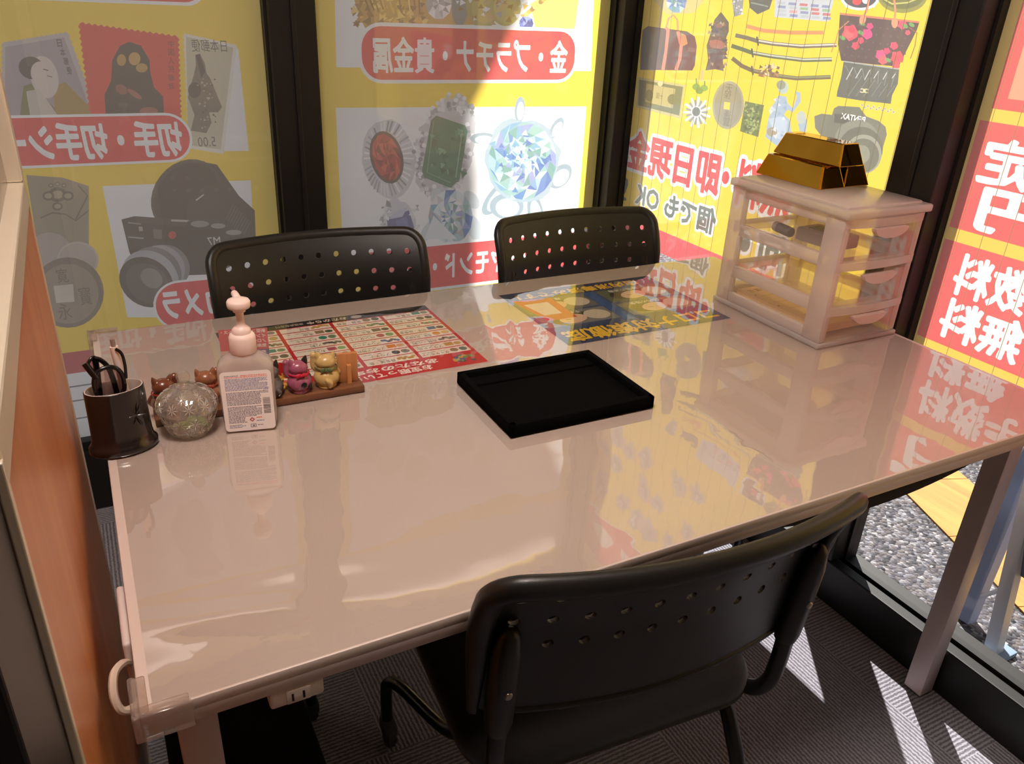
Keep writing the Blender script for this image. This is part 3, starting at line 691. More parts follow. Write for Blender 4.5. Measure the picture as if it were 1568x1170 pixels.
# --- bags, swords and coins (right wall beyond the drawers)
p = Print(uvw(0, RX)); U = p.uv
p.rect(-.455, .634, .528, 2.18, YEL)
p.rect(-.455, .634, .528, U(1045, 367)[1], (246, 70, 84))
p.poly([(1000, 0), (1022, 22), (1062, 20), (1094, -20), (1000, -30)], (226, 206, 130)); p.facets(1036, 2, 16, 18, DIA, 10, 2)
p.poly([(1120, -10), (1140, -10), (1136, 22), (1124, 26)], (150, 152, 150)); speckle(p, lambda: (random.uniform(1122, 1138), random.uniform(-6, 22)), 26, 2.4, SILVS)
p.poly([(1146, -4), (1184, -4), (1178, 14), (1160, 22), (1148, 12)], (86, 92, 84)); p.line([(1150, 4), (1176, 10)], 2, (150, 156, 140))
p.poly([(1188, -30), (1282, -20), (1268, 33), (1186, 26)], (206, 214, 220))
for i in range(5):
    for j in range(4): p.poly([(1191+i*17+j*.6, 2+j*6+i*1.4), (1203+i*17+j*.6, 3+j*6+i*1.4), (1202+i*17+j*.6, 7+j*6+i*1.4), (1190+i*17+j*.6, 6+j*6+i*1.4)], random.choice([(206, 120, 124), (140, 150, 190), (150, 190, 150), (190, 200, 206), (226, 170, 170)]))
BAG = (92, 66, 60)
p.poly([(984, 46), (992, 40), (1052, 48), (1064, 56), (1067, 70), (1064, 100), (1060, 108), (980, 107), (981, 80)], BAG); p.poly([(984, 46), (992, 42), (1002, 60), (998, 107), (980, 107)], (84, 88, 92)); p.ell(1024, 86, 16, 16, (78, 70, 70)); p.poly([(1054, 72), (1066, 74), (1065, 80), (1053, 79)], (120, 96, 90))
p.line([(1019, 42), (1023, 46), (1020, 78), (1015, 107)], 5, (246, 140, 110)); p.line([(1038, 48), (1043, 70), (1041, 90), (1035, 107)], 5, (246, 140, 110)); p.line([(1020, 42), (1024, 28), (1031, 23), (1037, 30), (1038, 46)], 2.6, (226, 150, 110)); p.poly([(1042, 50), (1050, 54), (1053, 67), (1045, 71)], (206, 150, 90))
p.poly([(1104, 18), (1110, 26), (1116, 34), (1116, 48), (1112, 58), (1114, 76), (1107, 92), (1108, 109), (1095, 106), (1080, 108), (1084, 92), (1082, 70), (1090, 44), (1094, 30)], (92, 84, 62))
speckle(p, lambda: (random.uniform(1086, 1112), random.uniform(34, 104)), 70, 3.2, [(150, 90, 74), (60, 58, 50), (176, 150, 110), (110, 100, 60), (44, 44, 44)])
p.ell(1098, 68, 12, 7, (166, 108, 84), 8); p.ell(1097, 86, 10, 12, (66, 64, 62))
p.line([(1143, 40), (1170, 47), (1210, 50), (1261, 50)], 6, (226, 150, 84))
def sword(pts, c1, c2, hilt):
    p.line(pts, 6.4, c1); p.line([(x, y-1) for x, y in pts[hilt:]], 2.4, c2); x, y = pts[hilt]; p.line([(x-1, y-7), (x+1, y+7)], 2.6, (70, 70, 50))
sword([(1126, 54), (1144, 58), (1160, 63), (1184, 67), (1226, 71), (1281, 69)], (110, 104, 74), (226, 222, 206), 2)
sword([(1120, 70), (1138, 76), (1152, 81), (1180, 86), (1230, 92), (1274, 91)], (86, 104, 50), (206, 210, 190), 2)
sword([(1121, 89), (1136, 101), (1152, 108), (1180, 115), (1220, 120), (1272, 118)], (110, 92, 50), (140, 150, 90), 2)
speckle(p, lambda: (random.uniform(1163, 1192), random.uniform(100, 116)), 40, 3.6, [(206, 130, 80), (150, 110, 60), (230, 214, 170), (110, 90, 50)])
p.ell(1317, -4, 30, 20, (236, 240, 244)); p.ell(1317, -5, 26, 17, (70, 74, 84)); p.ell(1312, 2, 7, 6, (226, 70, 76)); p.ell(1326, 0, 6, 6, (240, 240, 240))
for i in range(7): p.ell(1296+i*7, 10+4*math.sin(i*.52), 1.6, 2, (240, 240, 244), n=6)
p.ell(1382, -6, 38, 26, (150, 150, 60)); p.ell(1382, -8, 34, 22, (110, 116, 50)); p.line([(1352, -2), (1366, 6), (1390, 4), (1410, -4)], 2.4, (206, 206, 110))
p.poly([(1286, 22), (1408, 34), (1404, 46), (1376, 102), (1340, 99), (1288, 93), (1283, 68)], (84, 62, 62)); p.line([(1286, 21), (1408, 34)], 3, (226, 130, 96))
for i in range(9):
    for j in range(5): p.ell(1293+i*11+(j % 2)*5, 36+j*12+i*1.3, 1.6, 1.6, (124, 96, 90), n=5)
for (x, y, r, c) in ((1302, 50, 12, (240, 76, 100)), (1300, 52, 7, (250, 110, 110)), (1304, 46, 5, (220, 60, 80)), (1328, 52, 8, (246, 70, 140)), (1332, 40, 5, (240, 60, 130)), (1318, 62, 5, (240, 70, 110)), (1310, 70, 6, (236, 70, 96)), (1382, 38, 7, (246, 80, 110)), (1390, 50, 4, (240, 80, 110)),
                     (1348, 84, 8, (246, 80, 140)), (1352, 92, 7, (246, 100, 110)), (1374, 88, 10, (240, 76, 90)), (1374, 90, 5, (226, 66, 80)), (1369, 70, 6, (246, 70, 110)), (1358, 78, 5, (236, 60, 110)), (1372, 100, 6, (236, 80, 90))):
    p.ell(x, y, r, r, c, n=11, f=lambda i: 1+.16*math.sin(i*2.9))
for (x, y) in ((1320, 36), (1290, 58), (1318, 50), (1360, 92), (1396, 38), (1386, 40)): p.ell(x, y, 5, 3, (110, 176, 96), 30, n=9)
p.line([(1332, -10), (1328, 14), (1322, 26)], 3, (240, 150, 110)); p.ell(1321, 30, 5, 7, (246, 160, 120), 15); p.line([(1368, -10), (1371, 14), (1370, 28)], 3, (240, 150, 110)); p.ell(1370, 35, 5, 8, (246, 160, 120))
p.line([(1300, 32), (1284, 46), (1280, 62), (1273, 80)], 1.6, (206, 140, 90)); p.line([(1392, 42), (1404, 50), (1401, 70), (1394, 90)], 1.6, (160, 110, 60))
p.poly([(1292, 93), (1377, 106), (1375, 128), (1366, 146), (1364, 159), (1318, 154), (1281, 148), (1282, 140), (1288, 118)], (96, 102, 92)); p.line([(1292, 94), (1377, 106)], 2, (176, 182, 176))
for i in range(7): p.line([(1294+i*13, 100+i*1.6), (1304+i*10, 118+i*2.6)], .8, (150, 156, 146))
for i in range(6): p.line([(1296+i*14, 122-(i % 2)*2), (1306+i*13, 103+i*2)], 1.5, (206, 210, 206)); p.line([(1298+i*12, 148), (1320+i*10, 116+i*3)], .9, (140, 146, 136))
p.text('C', p.bbox((1318, 135), (1325, 143)), (236, 226, 170), bold=.05); p.text('C', p.bbox((1322, 135), (1329, 143)), (236, 226, 170), flip=True, bold=.05)
for i in range(12): p.ell(1320+i*4.4, 161+i*.7+(i % 2)*3, 2.6, 1.9, (226, 222, 190), n=7); p.ell(1320+i*4.4, 161+i*.7+(i % 2)*3, 1.2, .9, (130, 126, 80), n=5)
p.poly([(1247, 178), (1258, 174), (1274, 176), (1277, 166), (1284, 162), (1316, 164), (1326, 178), (1345, 185), (1356, 194), (1358, 206), (1352, 226), (1338, 232), (1336, 262), (1316, 268), (1290, 250), (1248, 196)], (118, 122, 104)); p.poly([(1278, 174), (1325, 179), (1324, 192), (1277, 188)], (84, 88, 78))
zm = U(1306, 180.5)[1]; p.text('PENTAX', (U(1325, 183)[0], zm-.0062, U(1288, 178)[0], zm+.0062), (250, 250, 246), bold=.03)
p.ell(1312, 214, 34, 30, (140, 144, 126)); p.ell(1318, 228, 34, 34, (104, 108, 92)); p.ell(1322, 236, 28, 30, (160, 164, 146)); p.ell(1322, 238, 24, 26, (110, 114, 96)); p.ell(1320, 236, 12, 14, (146, 150, 130))
p.poly([(977, 118), (1049, 130), (1042, 182), (974, 164)], (206, 196, 130)); p.poly([(979, 122), (1046, 133), (1040, 177), (977, 161)], (112, 120, 76)); p.poly([(990, 128), (1034, 136), (1030, 166), (988, 156)], (196, 184, 120)); p.ell(1011, 128, 4, 4, (226, 216, 160)); p.ell(994, 146, 6, 9, (120, 124, 84)); p.ell(1030, 152, 8, 8, (110, 116, 74)); uc, zc = U(1010, 147); p.text('十圓', (uc-.016, zc-.008, uc+.016, zc+.008), (90, 90, 50))
p.line([(1076, 108), (1074, 124)], 3, (230, 196, 150)); p.ell(1066, 133, 6, 5, (120, 164, 50)); p.ell(1078, 135, 6, 5, (130, 174, 56)); p.ell(1071, 139, 6, 5, (110, 150, 44)); p.line([(1066, 120), (1067, 130)], 2.4, (110, 150, 50)); p.line([(1079, 124), (1079, 132)], 2.4, (110, 150, 50))
for i in range(22):
    a = 2*PI*i/22; r = 21 if i % 2 else 17; p.line([(1067+5*math.cos(a), 172+6*math.sin(a)), (1067+r*math.cos(a), 172+r*1.14*math.sin(a))], 3.4, (240, 244, 244) if i % 2 else (150, 156, 150))
p.ell(1066, 171, 8, 9, (226, 230, 228)); p.ell(1066, 171, 6, 7, (96, 112, 104))
p.ell(1115, 161, 24, 37, (170, 164, 130), 4); p.ell(1115, 161, 21, 33, (150, 146, 120), 4); p.poly([(1109, 156), (1118, 157), (1117, 168), (1108, 167)], (246, 214, 40))
for k, ch in enumerate('天保'): zc = U(1116, 135+k*11)[1]; uc = U(1116, 135)[0]; p.text(ch, (uc-.013, zc-.010, uc+.013, zc+.010), (96, 92, 72))
for k, ch in enumerate('通寳'): zc = U(1114, 176+k*11)[1]; uc = U(1114, 176)[0]; p.text(ch, (uc-.013, zc-.010, uc+.013, zc+.010), (96, 92, 72))
p.poly([(1141, 155), (1170, 161), (1161, 210), (1133, 201)], (104, 124, 56)); speckle(p, lambda: (random.uniform(1140, 1162), random.uniform(160, 204)), 60, 3, [(150, 166, 90), (76, 94, 40), (176, 186, 120)])
PORC = [(176, 200, 220), (206, 222, 232), (150, 176, 204), (224, 232, 236)]
p.poly([(1192, 146), (1204, 148), (1206, 158), (1214, 166), (1220, 150), (1218, 140), (1226, 142), (1226, 156), (1214, 172), (1206, 168), (1200, 176), (1210, 184), (1212, 214), (1226, 206), (1222, 190), (1230, 176), (1236, 184), (1234, 204), (1214, 226), (1190, 224), (1172, 210), (1176, 184), (1184, 160)], (170, 194, 214))
p.ell(1199, 134, 8, 10, (186, 206, 200)); p.ell(1196, 130, 7, 7, (150, 156, 130)); p.poly([(1176, 182), (1196, 178), (1206, 186), (1202, 216), (1190, 212)], (196, 214, 232)); p.ell(1182, 202, 8, 7, (170, 160, 130)); p.ell(1227, 180, 7, 10, (196, 206, 196))
speckle(p, lambda: (random.uniform(1180, 1206), random.uniform(152, 212)), 18, 4, PORC)
u_a, u_b = U(1103, 270)[0], U(962, 230)[0]; z1_, z0_ = U(1030, 214)[1], U(1030, 281)[1]
OUT = (.085, WHT)
p.text('即日現金', (u_a, z0_, u_b, z1_), RED, bold=.040, outline=OUT)
c_ = U(1111, 272); p.ell(c_[0], c_[1], .022, .026, WHT, px=False); p.ell(c_[0], c_[1], .014, .017, RED, px=False)
cw = (u_b-u_a)/4; p.text('無料', (u_a-.05-2*cw, z0_, u_a-.055, z1_), RED, bold=.040, outline=OUT)
z1_, z0_ = U(1058, 307)[1], U(1058, 348)[1]
GRN = (84, 104, 96)
for (cy_, cz_) in ((.48, 1.6), (.40, 1.63), (.47, 1.74), (.33, 1.52), (.24, 1.50), (.23, 1.62), (.15, 1.63), (.07, 1.50), (-.02, 1.49), (.33, 1.74), (.25, 1.76), (.18, 1.76), (-.01, 1.63), (.40, 1.50), (-.16, 1.60), (-.25, 1.66), (-.20, 1.76), (-.05, 1.77), (.08, 1.74), (-.34, 1.74)):
    p.ell(cy_, cz_, .036, .042, (196, 194, 186), random.uniform(-40, 40), px=False, n=17, f=lambda i: 1+.22*math.sin(i*2.3)); p.ell(cy_, cz_, .020, .024, (150, 150, 146), 20, px=False, n=9)
    p.facets(cy_+.008, cz_+.01, .014, .016, SILVS, 8, 2, px=False)
p.rect(-.455, 1.86, .528, 2.06, (240, 60, 66)); p.rect(-.455, 1.852, .528, 1.862, WHT)
for k in range(6): p.ell(-.33+.15*k, 1.96, .05, .045, (250, 236, 226), px=False, n=9, f=lambda i: 1+.2*math.sin(i*4.1))
ua, ub = U(1095, 345)[0], U(1017, 320)[0]; p.text('個でも', (ua, z0_, ub, z1_), GRN, bold=.034, outline=(.09, WHT))
ua, ub = U(1009, 308)[0], U(973, 300)[0]; p.text('OK', (ua, z0_+.006, ub, z1_-.006), GRN, bold=.03, outline=(.06, WHT))
ua, ub = U(961, 290)[0], U(952, 290)[0]; p.text('!', (ua, z0_, ub, z1_), GRN, bold=.01)
c_ = U(1140, 372); p.ell(c_[0], c_[1], .030, .034, WHT, px=False); p.ell(c_[0], c_[1], .021, .024, GRN, px=False)
p.text('何', (c_[0]-.16, c_[1]-.05, c_[0]-.045, c_[1]+.05), GRN, bold=.034, outline=(.09, WHT))
for k in range(19): u_ = .49-k*.05; p.rect(u_, .634, u_+.0016, 2.18, (96, 84, 14))
tag(p.build('window_poster', rgt, FILM), 'yellow window poster with bags, swords and coins behind the plastic drawers', 'poster')

# --- red blocks with big white lettering (right wall, near)
p = Print(uvw(0, RX)); U = p.uv
p.rect(-1.74, .684, -.562, 2.18, (255, 206, 40))
def block(tl, bot_y, rows, rowpx):
    u1 = U(*tl)[0]; z1 = U(*tl)[1]; z0 = U(tl[0]-(bot_y-tl[1])*.30, bot_y)[1]
    p.rect(u1-.62, z0, u1, z1, (250, 66, 66)); return u1, z0, z1
u1 = U(1520, 160)[0]; z0 = U(1519, 166)[1]; p.rect(u1-.62, z0, u1, z0+.5, (250, 66, 66)); p.rect(u1-.60, z0+.02, u1-.025, z0+.46, (230, 160, 120)); p.rect(u1-.60, z0+.14, u1-.03, z0+.46, (246, 246, 250))
p.rect(u1-.5, z0+.085, u1-.055, z0+.088, (170, 104, 70))
u1 = (U(1497, 186)[0]+U(1456, 347)[0])/2; z1 = U(1503, 184)[1]; z0 = U(1458, 348)[1]; p.rect(u1-.62, z0, u1, z1, (250, 66, 66))
h = (z1-z0); c2 = h*.40
def row(txt, ur, zt, zb, w):
    p.text(txt, (ur-w*len(txt), zb, ur, zt), WHT, bold=.036)
row('査定', U(1500, 248)[0], U(1530, 210)[1], U(1510, 283)[1], .105); row('0円', U(1487, 352)[0], U(1505, 284)[1], U(1490, 352)[1], .105)
u1 = (U(1448, 366)[0]+U(1403, 511)[0])/2; z1 = U(1450, 366)[1]; z0 = U(1404, 512)[1]; p.rect(u1-.62, z0, u1, z1, (250, 66, 66))
row('手数料', U(1455, 440)[0], U(1475, 386)[1], U(1455, 449)[1], .076); row('無料', U(1433, 508)[0], U(1450, 452)[1], U(1432, 512)[1], .086)
for k in range(24): u_ = -.600-k*.05; p.rect(u_, .684, u_+.0014, 2.18, (132, 106, 30))
tag(p.build('window_poster', rgt, FILM), 'yellow window poster with red blocks of big white lettering, right of the drawers', 'poster')
# ------------------------------------------------------------------ the table
TW, TD, TH = 1.482, .957, .7195
t = thing('meeting_table', 'large white rectangular meeting table in the room corner', 'table', (TW/2, -TD/2, 0))
b = bmn(); box(b, 0, -TD, TH-.014, TW, 0, TH, .002); obj('tabletop', b, TABLE_WHITE, t, world=True)
b = bmn()
box(b, .004, -TD+.003, TH-.031, TW-.004, -TD+.028, TH-.014, .002); box(b, .004, -.028, TH-.031, TW-.004, -.003, TH-.014, .002)
box(b, .004, -TD+.028, TH-.031, .03, -.028, TH-.014); box(b, TW-.03, -TD+.028, TH-.031, TW-.004, -.028, TH-.014)
obj('apron', b, TABLE_EDGE, t, world=True)
for lx in (.026, 1.438):
    for ly in (-.885, -.10):
        b = bmn(); box(b, lx, ly, .004, lx+.041, ly+.041, TH-.014, .003); L_ = obj('leg', b, TABLE_EDGE, t, world=True)
        b = bmn(); box(b, lx+.003, ly+.003, 0, lx+.038, ly+.038, .005); obj('foot_pad', b, RUBBER, L_, world=True)
GUARD = clear_mat('clear_soft_plastic', tint=(244, 238, 234), ior=1.5, rough=.08, body=.22, body_col=(244, 232, 226), boost=1.6)
def guard(sy, name='corner_guard'):
    # clear L-shaped clip hugging a left-hand table corner
    y0 = -TD if sy < 0 else 0
    b = bmn(); a = sy
    for (x0, x1, ya, yb, z0, z1) in ((-.007, -.001, -.008, .046, TH-.026, TH+.0055), (-.007, .044, -.008, -.002, TH-.026, TH+.0055), (-.004, .042, -.004, .006, TH+.0025, TH+.0055), (-.004, .008, -.004, .044, TH+.0025, TH+.0055)):
        yy = sorted((y0-a*ya, y0-a*yb)); box(b, x0, yy[0], z0, x1, yy[1], z1, .002)
    obj(name, b, GUARD, t, world=True)
guard(-1); guard(1)
OUTL = mat('white_socket_plastic', (222, 206, 200), .4)
o = thing('power_outlet', 'white socket block fixed under the near edge of the table', 'power socket', (.137, -TD+.02, TH-.031))
b = bmn(); box(b, .112, -TD+.004, TH-.052, .166, -TD+.05, TH-.031, .003); obj('housing', b, OUTL, o, world=True)
b = bmn(); box(b, .128, -TD+.0025, TH-.050, .152, -TD+.005, TH-.033, .001); ol = obj('socket_plate', b, OUTL, o, world=True)
for x in (.133, .144):
    b = bmn(); box(b, x, -TD+.0015, TH-.046, x+.0022, -TD+.004, TH-.037); obj('slot', b, mat('dark_slot', (20, 14, 14), .8), ol, world=True)
o = thing('power_adapter', 'white plug adapter on the left side of the table', 'power adapter', (-.012, -.78, TH-.03))
b = bmn(); box(b, -.0095, -.835, TH-.072, -.0005, -.735, TH-.020, .004, 3); obj('housing', b, OUTL, o, world=True)
b = bmn(); tube(b, smooth_path([(-.006, -.83, TH-.05), (-.012, -.846, TH-.034), (-.020, -.862, TH-.030), (-.023, -.878, TH-.042), (-.019, -.884, TH-.058), (-.006, -.876, TH-.066), (.02, -.86, TH-.06)], 6), .0042, 8); obj('cable', b, mat('cream_cable', (222, 200, 180), .5), o, world=True)
# dark fabric sling hanging below the near edge
SL = mat('dark_cloth', (30, 22, 20), .9, noise=(60, .1))
b = bmn(); rows = []
for i in range(25):
    k = i/24; x = .74+k*.60; sag = .052*(4*k*(1-k))**.75
    rows.append([(x, -.915, TH-.034-sag*.0), (x, -.917, TH-.034-sag), (x, -.86, TH-.038-sag*1.05), (x, -.80, TH-.034-sag*.9), (x, -.795, TH-.03)])
R_ = [[b.verts.new(q) for q in r] for r in rows]
for a_, c_ in zip(R_, R_[1:]):
    for i in range(4): b.faces.new((a_[i], a_[i+1], c_[i+1], c_[i]))
s_ = obj('cable_sling', b, SL); tag(s_, 'dark cloth sling sagging below the near table edge, right of the front chair', 'cable sling')
md = s_.modifiers.new('thick', 'SOLIDIFY'); md.thickness = .003

# clear sheet lying over the table
MAT_ = clear_mat('clear_table_sheet', tint=(252, 250, 248), ior=1.55, rough=.015, bump=((7, .0011), (22, .00016), (60, .00003)), boost=4.0)
b = bmn(); nx, ny = 240, 130; g = []
for j in range(ny+1):
    row_ = []
    for i in range(nx+1):
        x = .011+(TW-.013-.011)*i/nx; y = -TD+.0012+(TD-.004)*j/ny; z = TH+.0016
        # ripple between the two leaflets and slack near the front left corner
        d = (x-.70-.35*(y+.22))/.014; z += .0019*math.exp(-d*d)*math.exp(-((y+.20)/.13)**2)
        d = (x-.760-.42*(y+.22))/.010; z += .0017*math.exp(-d*d)*math.exp(-((y+.20)/.17)**2)
        d = ((y+.86)+.22*(x-.1))/.022; z += .0016*math.exp(-d*d)*math.exp(-((x-.10)/.10)**2)
        d = ((y+.80)+.12*(x-.1))/.03; z += .0016*math.exp(-d*d)*math.exp(-((x-.16)/.12)**2)
        row_.append(b.verts.new((x, y, z)))
    g.append(row_)
for j in range(ny):
    for i in range(nx): b.faces.new((g[j][i], g[j][i+1], g[j+1][i+1], g[j+1][i]))
tag(obj('table_sheet', b, MAT_, ang=180), 'clear glossy plastic sheet covering the white tabletop', 'table cover')
ON = TH+.0016                              # height of things standing on the sheet

# ------------------------------------------------------------------ leaflets under the sheet
flat = lambda z: (lambda u, v: (u, v, z))
p = Print()
x0, x1, y0, y1 = .206, .628, -.383, -.076
RD = (206, 26, 40)
p.rect(x0, y0, x1, y1, RD); p.rect(x0, y1-.026, x1, y1, (24, 22, 22))
p.text('おたからや', (.375, y1-.020, .455, y1-.006), (236, 226, 214), turn=True, bold=.03); p.text('高価買取専門', (.315, y1-.018, .368, y1-.008), (226, 214, 200), turn=True, bold=.01)
p.ell(.475, y1-.013, .011, .008, (190, 180, 170), px=False)
p.text('あなたのお宅に、', (.375, y0+.024, .585, y0+.050), (250, 246, 240), turn=True, bold=.03) if False else None
p.text('あなたのお宅に、', (.345, y0+.028, .545, y0+.048), (250, 246, 240), turn=True, bold=.03)
p.text('お宝眠っていませんか', (.315, y0+.006, .525, y0+.026), (250, 246, 240), turn=True, bold=.03)
cx0 = [x0+.008+k*.1035 for k in range(4)]
names = [['ダイヤモンド', 'ブランド品', '古銭・小判', '金貨・記念硬貨', '切手・絵葉書', '万年筆', '着物・和装品', '骨董品'],
         ['貴金属・金', 'プラチナ', 'ブランド時計', 'アンティーク', 'ペンダント', '香水・化粧品', '翡翠・珊瑚', '食器・茶器'],
         ['楽器', '電動工具', 'カメラ', 'お酒', '刀剣', 'おもちゃ', '毛皮', '象牙'],
         ['金歯・銀', '時計', 'バッグ', '財布', '宝石', '勲章', '絵画', '家電']]
pcs = [[(236, 150, 60), (230, 190, 130)], [(120, 110, 100), (90, 80, 70)], [(200, 160, 70), (206, 176, 96)], [(70, 110, 170), (90, 80, 84)], [(40, 140, 120), (120, 150, 110)], [(60, 60, 60), (130, 130, 130)], [(190, 90, 110), (120, 180, 120)], [(150, 130, 90), (90, 100, 70)]]
ch = .0285
for c in range(4):
    for r in range(8):
        a0, b0 = cx0[c], y0+.058+r*ch; a1, b1 = a0+.0965, b0+ch-.0035
        if b1 > y1-.028: b1 = y1-.029
        p.rect(a0, b0, a1, b1, (246, 236, 224))
        w = min(.053, .0098*len(names[3-c][r])); p.text(names[3-c][r], (a0+.055-w, b0+.0030, a0+.055, b0+.0140), (30, 26, 26), turn=True, bold=.02, res=1)
        for q in range(5):
            if random.random() < .8: p.rect(a0+.006+q*.009, b0+.0165, a0+.0135+q*.009, b0+.0185, (150, 140, 132))
        cc = pcs[(r*3+c*5) % 8]
        if (r+c) % 3 == 0: p.ell(a0+.067, b0+ch*.44, .008, .0085, cc[0], px=False, n=12); p.ell(a0+.085, b0+ch*.44, .008, .0085, cc[1], px=False, n=12)
        elif (r+c) % 3 == 1: p.rect(a0+.060, b0+.006, a0+.077, b0+ch-.008, cc[0]); p.ell(a0+.086, b0+ch*.42, .008, .007, cc[1], px=False, n=9)
        else:
            for q in range(7): p.ell(a0+.062+q*.0048, b0+ch*random.uniform(.3, .55), .004, .005, random.choice(cc), px=False, n=7)
for q in range(22): p.ell(random.uniform(.572, .612), random.uniform(y0+.016, y0+.042), .005, .005, random.choice([(70, 110, 150), (110, 150, 90), (200, 180, 90), (150, 130, 80), (60, 90, 90)]), px=False, n=7)
tag(p.build('leaflet', flat(TH+.0004), PAPER), 'red printed leaflet with a white item grid under the table sheet', 'leaflet')

p = Print()
x0, x1, y0, y1 = .803, 1.206, -.376, -.076
NAV, GLD = (16, 40, 84), (240, 196, 48)
p.rect(x0, y0, x1, y1, (40, 70, 110)); p.rect(x0, y1-.052, x1, y1, NAV)
p.text('店内消毒済みです！', (x0+.03, y1-.046, x1-.05, y1-.014), GLD, turn=True, bold=.03)
p.rect(x0, y0, x1, y0+.085, (30, 56, 100))
for cap, (a0, a1, b0, b1, bg, hair, skin) in zip(('手指の消毒', '座席の消毒', '店内の換気', '設備の消毒'), ((.812, .985, -.285, -.215, (120, 120, 124), (44, 38, 34), (226, 190, 168)), (.812, .985, -.205, -.132, (96, 96, 100), (40, 36, 34), (220, 180, 160)), (1.02, 1.195, -.285, -.215, (130, 124, 90), (50, 44, 38), (226, 190, 168)), (1.02, 1.195, -.205, -.132, (90, 96, 76), (44, 40, 36), (222, 186, 166)))):
    p.rect(a0, b0, a1, b1, bg); cx, cy = (a0+a1)/2, (b0+b1)/2
    p.ell(cx-.02, cy+.004, .052, .030, hair, 14, px=False); p.ell(cx-.012, cy-.006, .034, .022, skin, 14, px=False); p.ell(cx+.05, cy, .03, .026, (206, 196, 176), px=False)
    p.line([(cx-.03, cy-.006), (cx-.018, cy-.008)], .003, (150, 80, 80), px=False)
    p.text(cap, (a0+.03, b1-.016, a0+.11, b1-.002), (246, 246, 246), turn=True, bold=.02, outline=(.06, (40, 50, 70)))
p.rect(.988, -.30, 1.014, y1-.052, (36, 84, 146))
p.poly([(.812, -.12), (.83, -.25), (.90, -.25), (.905, -.13)], (206, 34, 60), px=False); p.poly([(.826, -.15), (.838, -.22), (.88, -.22), (.885, -.15)], (226, 206, 214), px=False)
p.text('コロナ対策徹底', (x0+.016, y0+.010, x1-.012, y0+.066), GLD, turn=True, bold=.034, outline=(.06, NAV))
tag(p.build('leaflet', flat(TH+.0004), PAPER), 'navy blue printed leaflet with gold lettering under the table sheet', 'leaflet')

# ------------------------------------------------------------------ black velvet tray
VELVET = mat('black_velvet', (13, 13, 14), 1.0, spec=.02, bump=(600, .0004))
o = thing('jewellery_tray', 'black velvet jewellery tray lying in the middle of the table', 'tray', (.667, -.549, ON+.0004), math.radians(-.6))
b = bmn(); w, d, h, e = .262, .203, .0215, .011
box(b, -w/2, -d/2, 0, w/2, d/2, .008, .0015)
for (a0, b0, a1, b1) in ((-w/2, -d/2, w/2, -d/2+e), (-w/2, d/2-e, w/2, d/2), (-w/2, -d/2, -w/2+e, d/2), (w/2-e, -d/2, w/2, d/2)): box(b, a0, b0, .001, a1, b1, h, .0022)
obj('tray_body', b, VELVET, o)
b = bmn(); box(b, -w/2+e+.002, d/2-e-.030, .006, w/2-e-.002, d/2-e, .0125, .003); box(b, -w/2+e, -d/2+e, .007, w/2-e, d/2-e-.033, .0095, .001); obj('pad', b, VELVET, o)

# ------------------------------------------------------------------ chairs
def holed_panel(w, z0, z1, r, holes, hr, depth, lean, thick):
    """perforated back shell: curved in plan, leaning back, with true holes"""
    out = rrect(w, z1-z0, r, 6, 0, (z0+z1)/2)
    V, E_ = [], []
    def loop(pts):
        k = len(V); V.extend(Vector(q) for q in pts); n = len(pts); E_.extend((k+i, k+(i+1) % n) for i in range(n))
    loop([q for (q0, q1) in zip(out, out[1:]+out[:1]) for q in ([q0]+([((q0[0]*(8-j)+q1[0]*j)/8, (q0[1]*(8-j)+q1[1]*j)/8) for j in range(1, 8)] if math.dist(q0, q1) > .05 else []))])
    for (hx, hz) in holes: loop([(hx+hr*math.cos(2*PI*i/12), hz+hr*math.sin(2*PI*i/12)) for i in range(12)])
    for i in range(-23, 24):
        for j in range(1, 20):
            q = (i*w/48, z0+(z1-z0)*j/20)
            if all(math.dist(q, h) > hr*1.5 for h in holes): V.append(Vector(q))
    r_ = delaunay_2d_cdt(V, E_, [], 1, 1e-6)
    F = [f for f in r_[2] if all(math.dist(((sum(r_[0][i].x for i in f)/3), (sum(r_[0][i].y for i in f)/3)), h) > hr*.96 for h in holes)]
    bm = bmn(); L = [[bm.verts.new(back_pt(v.x, v.y, w, depth, lean, z0, o_)) for v in r_[0]] for o_ in (-thick/2, thick/2)]; cnt = {}
    for f in F:
        bm.faces.new([L[0][i] for i in f]); bm.faces.new([L[1][i] for i in f[::-1]])
        for e in zip(f, f[1:]+f[:1]): cnt.setdefault(tuple(sorted(e)), []).append(e)
    for k, v in cnt.items():
        if len(v) == 1: a_, c_ = v[0]; bm.faces.new((L[0][c_], L[0][a_], L[1][a_], L[1][c_]))
    bmesh.ops.delete(bm, geom=[v for v in bm.verts if not v.link_faces], context='VERTS'); bmesh.ops.recalc_face_normals(bm, faces=bm.faces[:])
    me = bpy.data.meshes.new('back_shell'); bm.to_mesh(me); bm.free(); return me
def back_pt(x, z, w, depth, lean, z0, off=0):
    fl = max(0, z-z0-.115)
    return Vector((x, -depth*(1-(2*x/w)**2)-(z-z0)*lean-fl*fl*2.6+off, z))
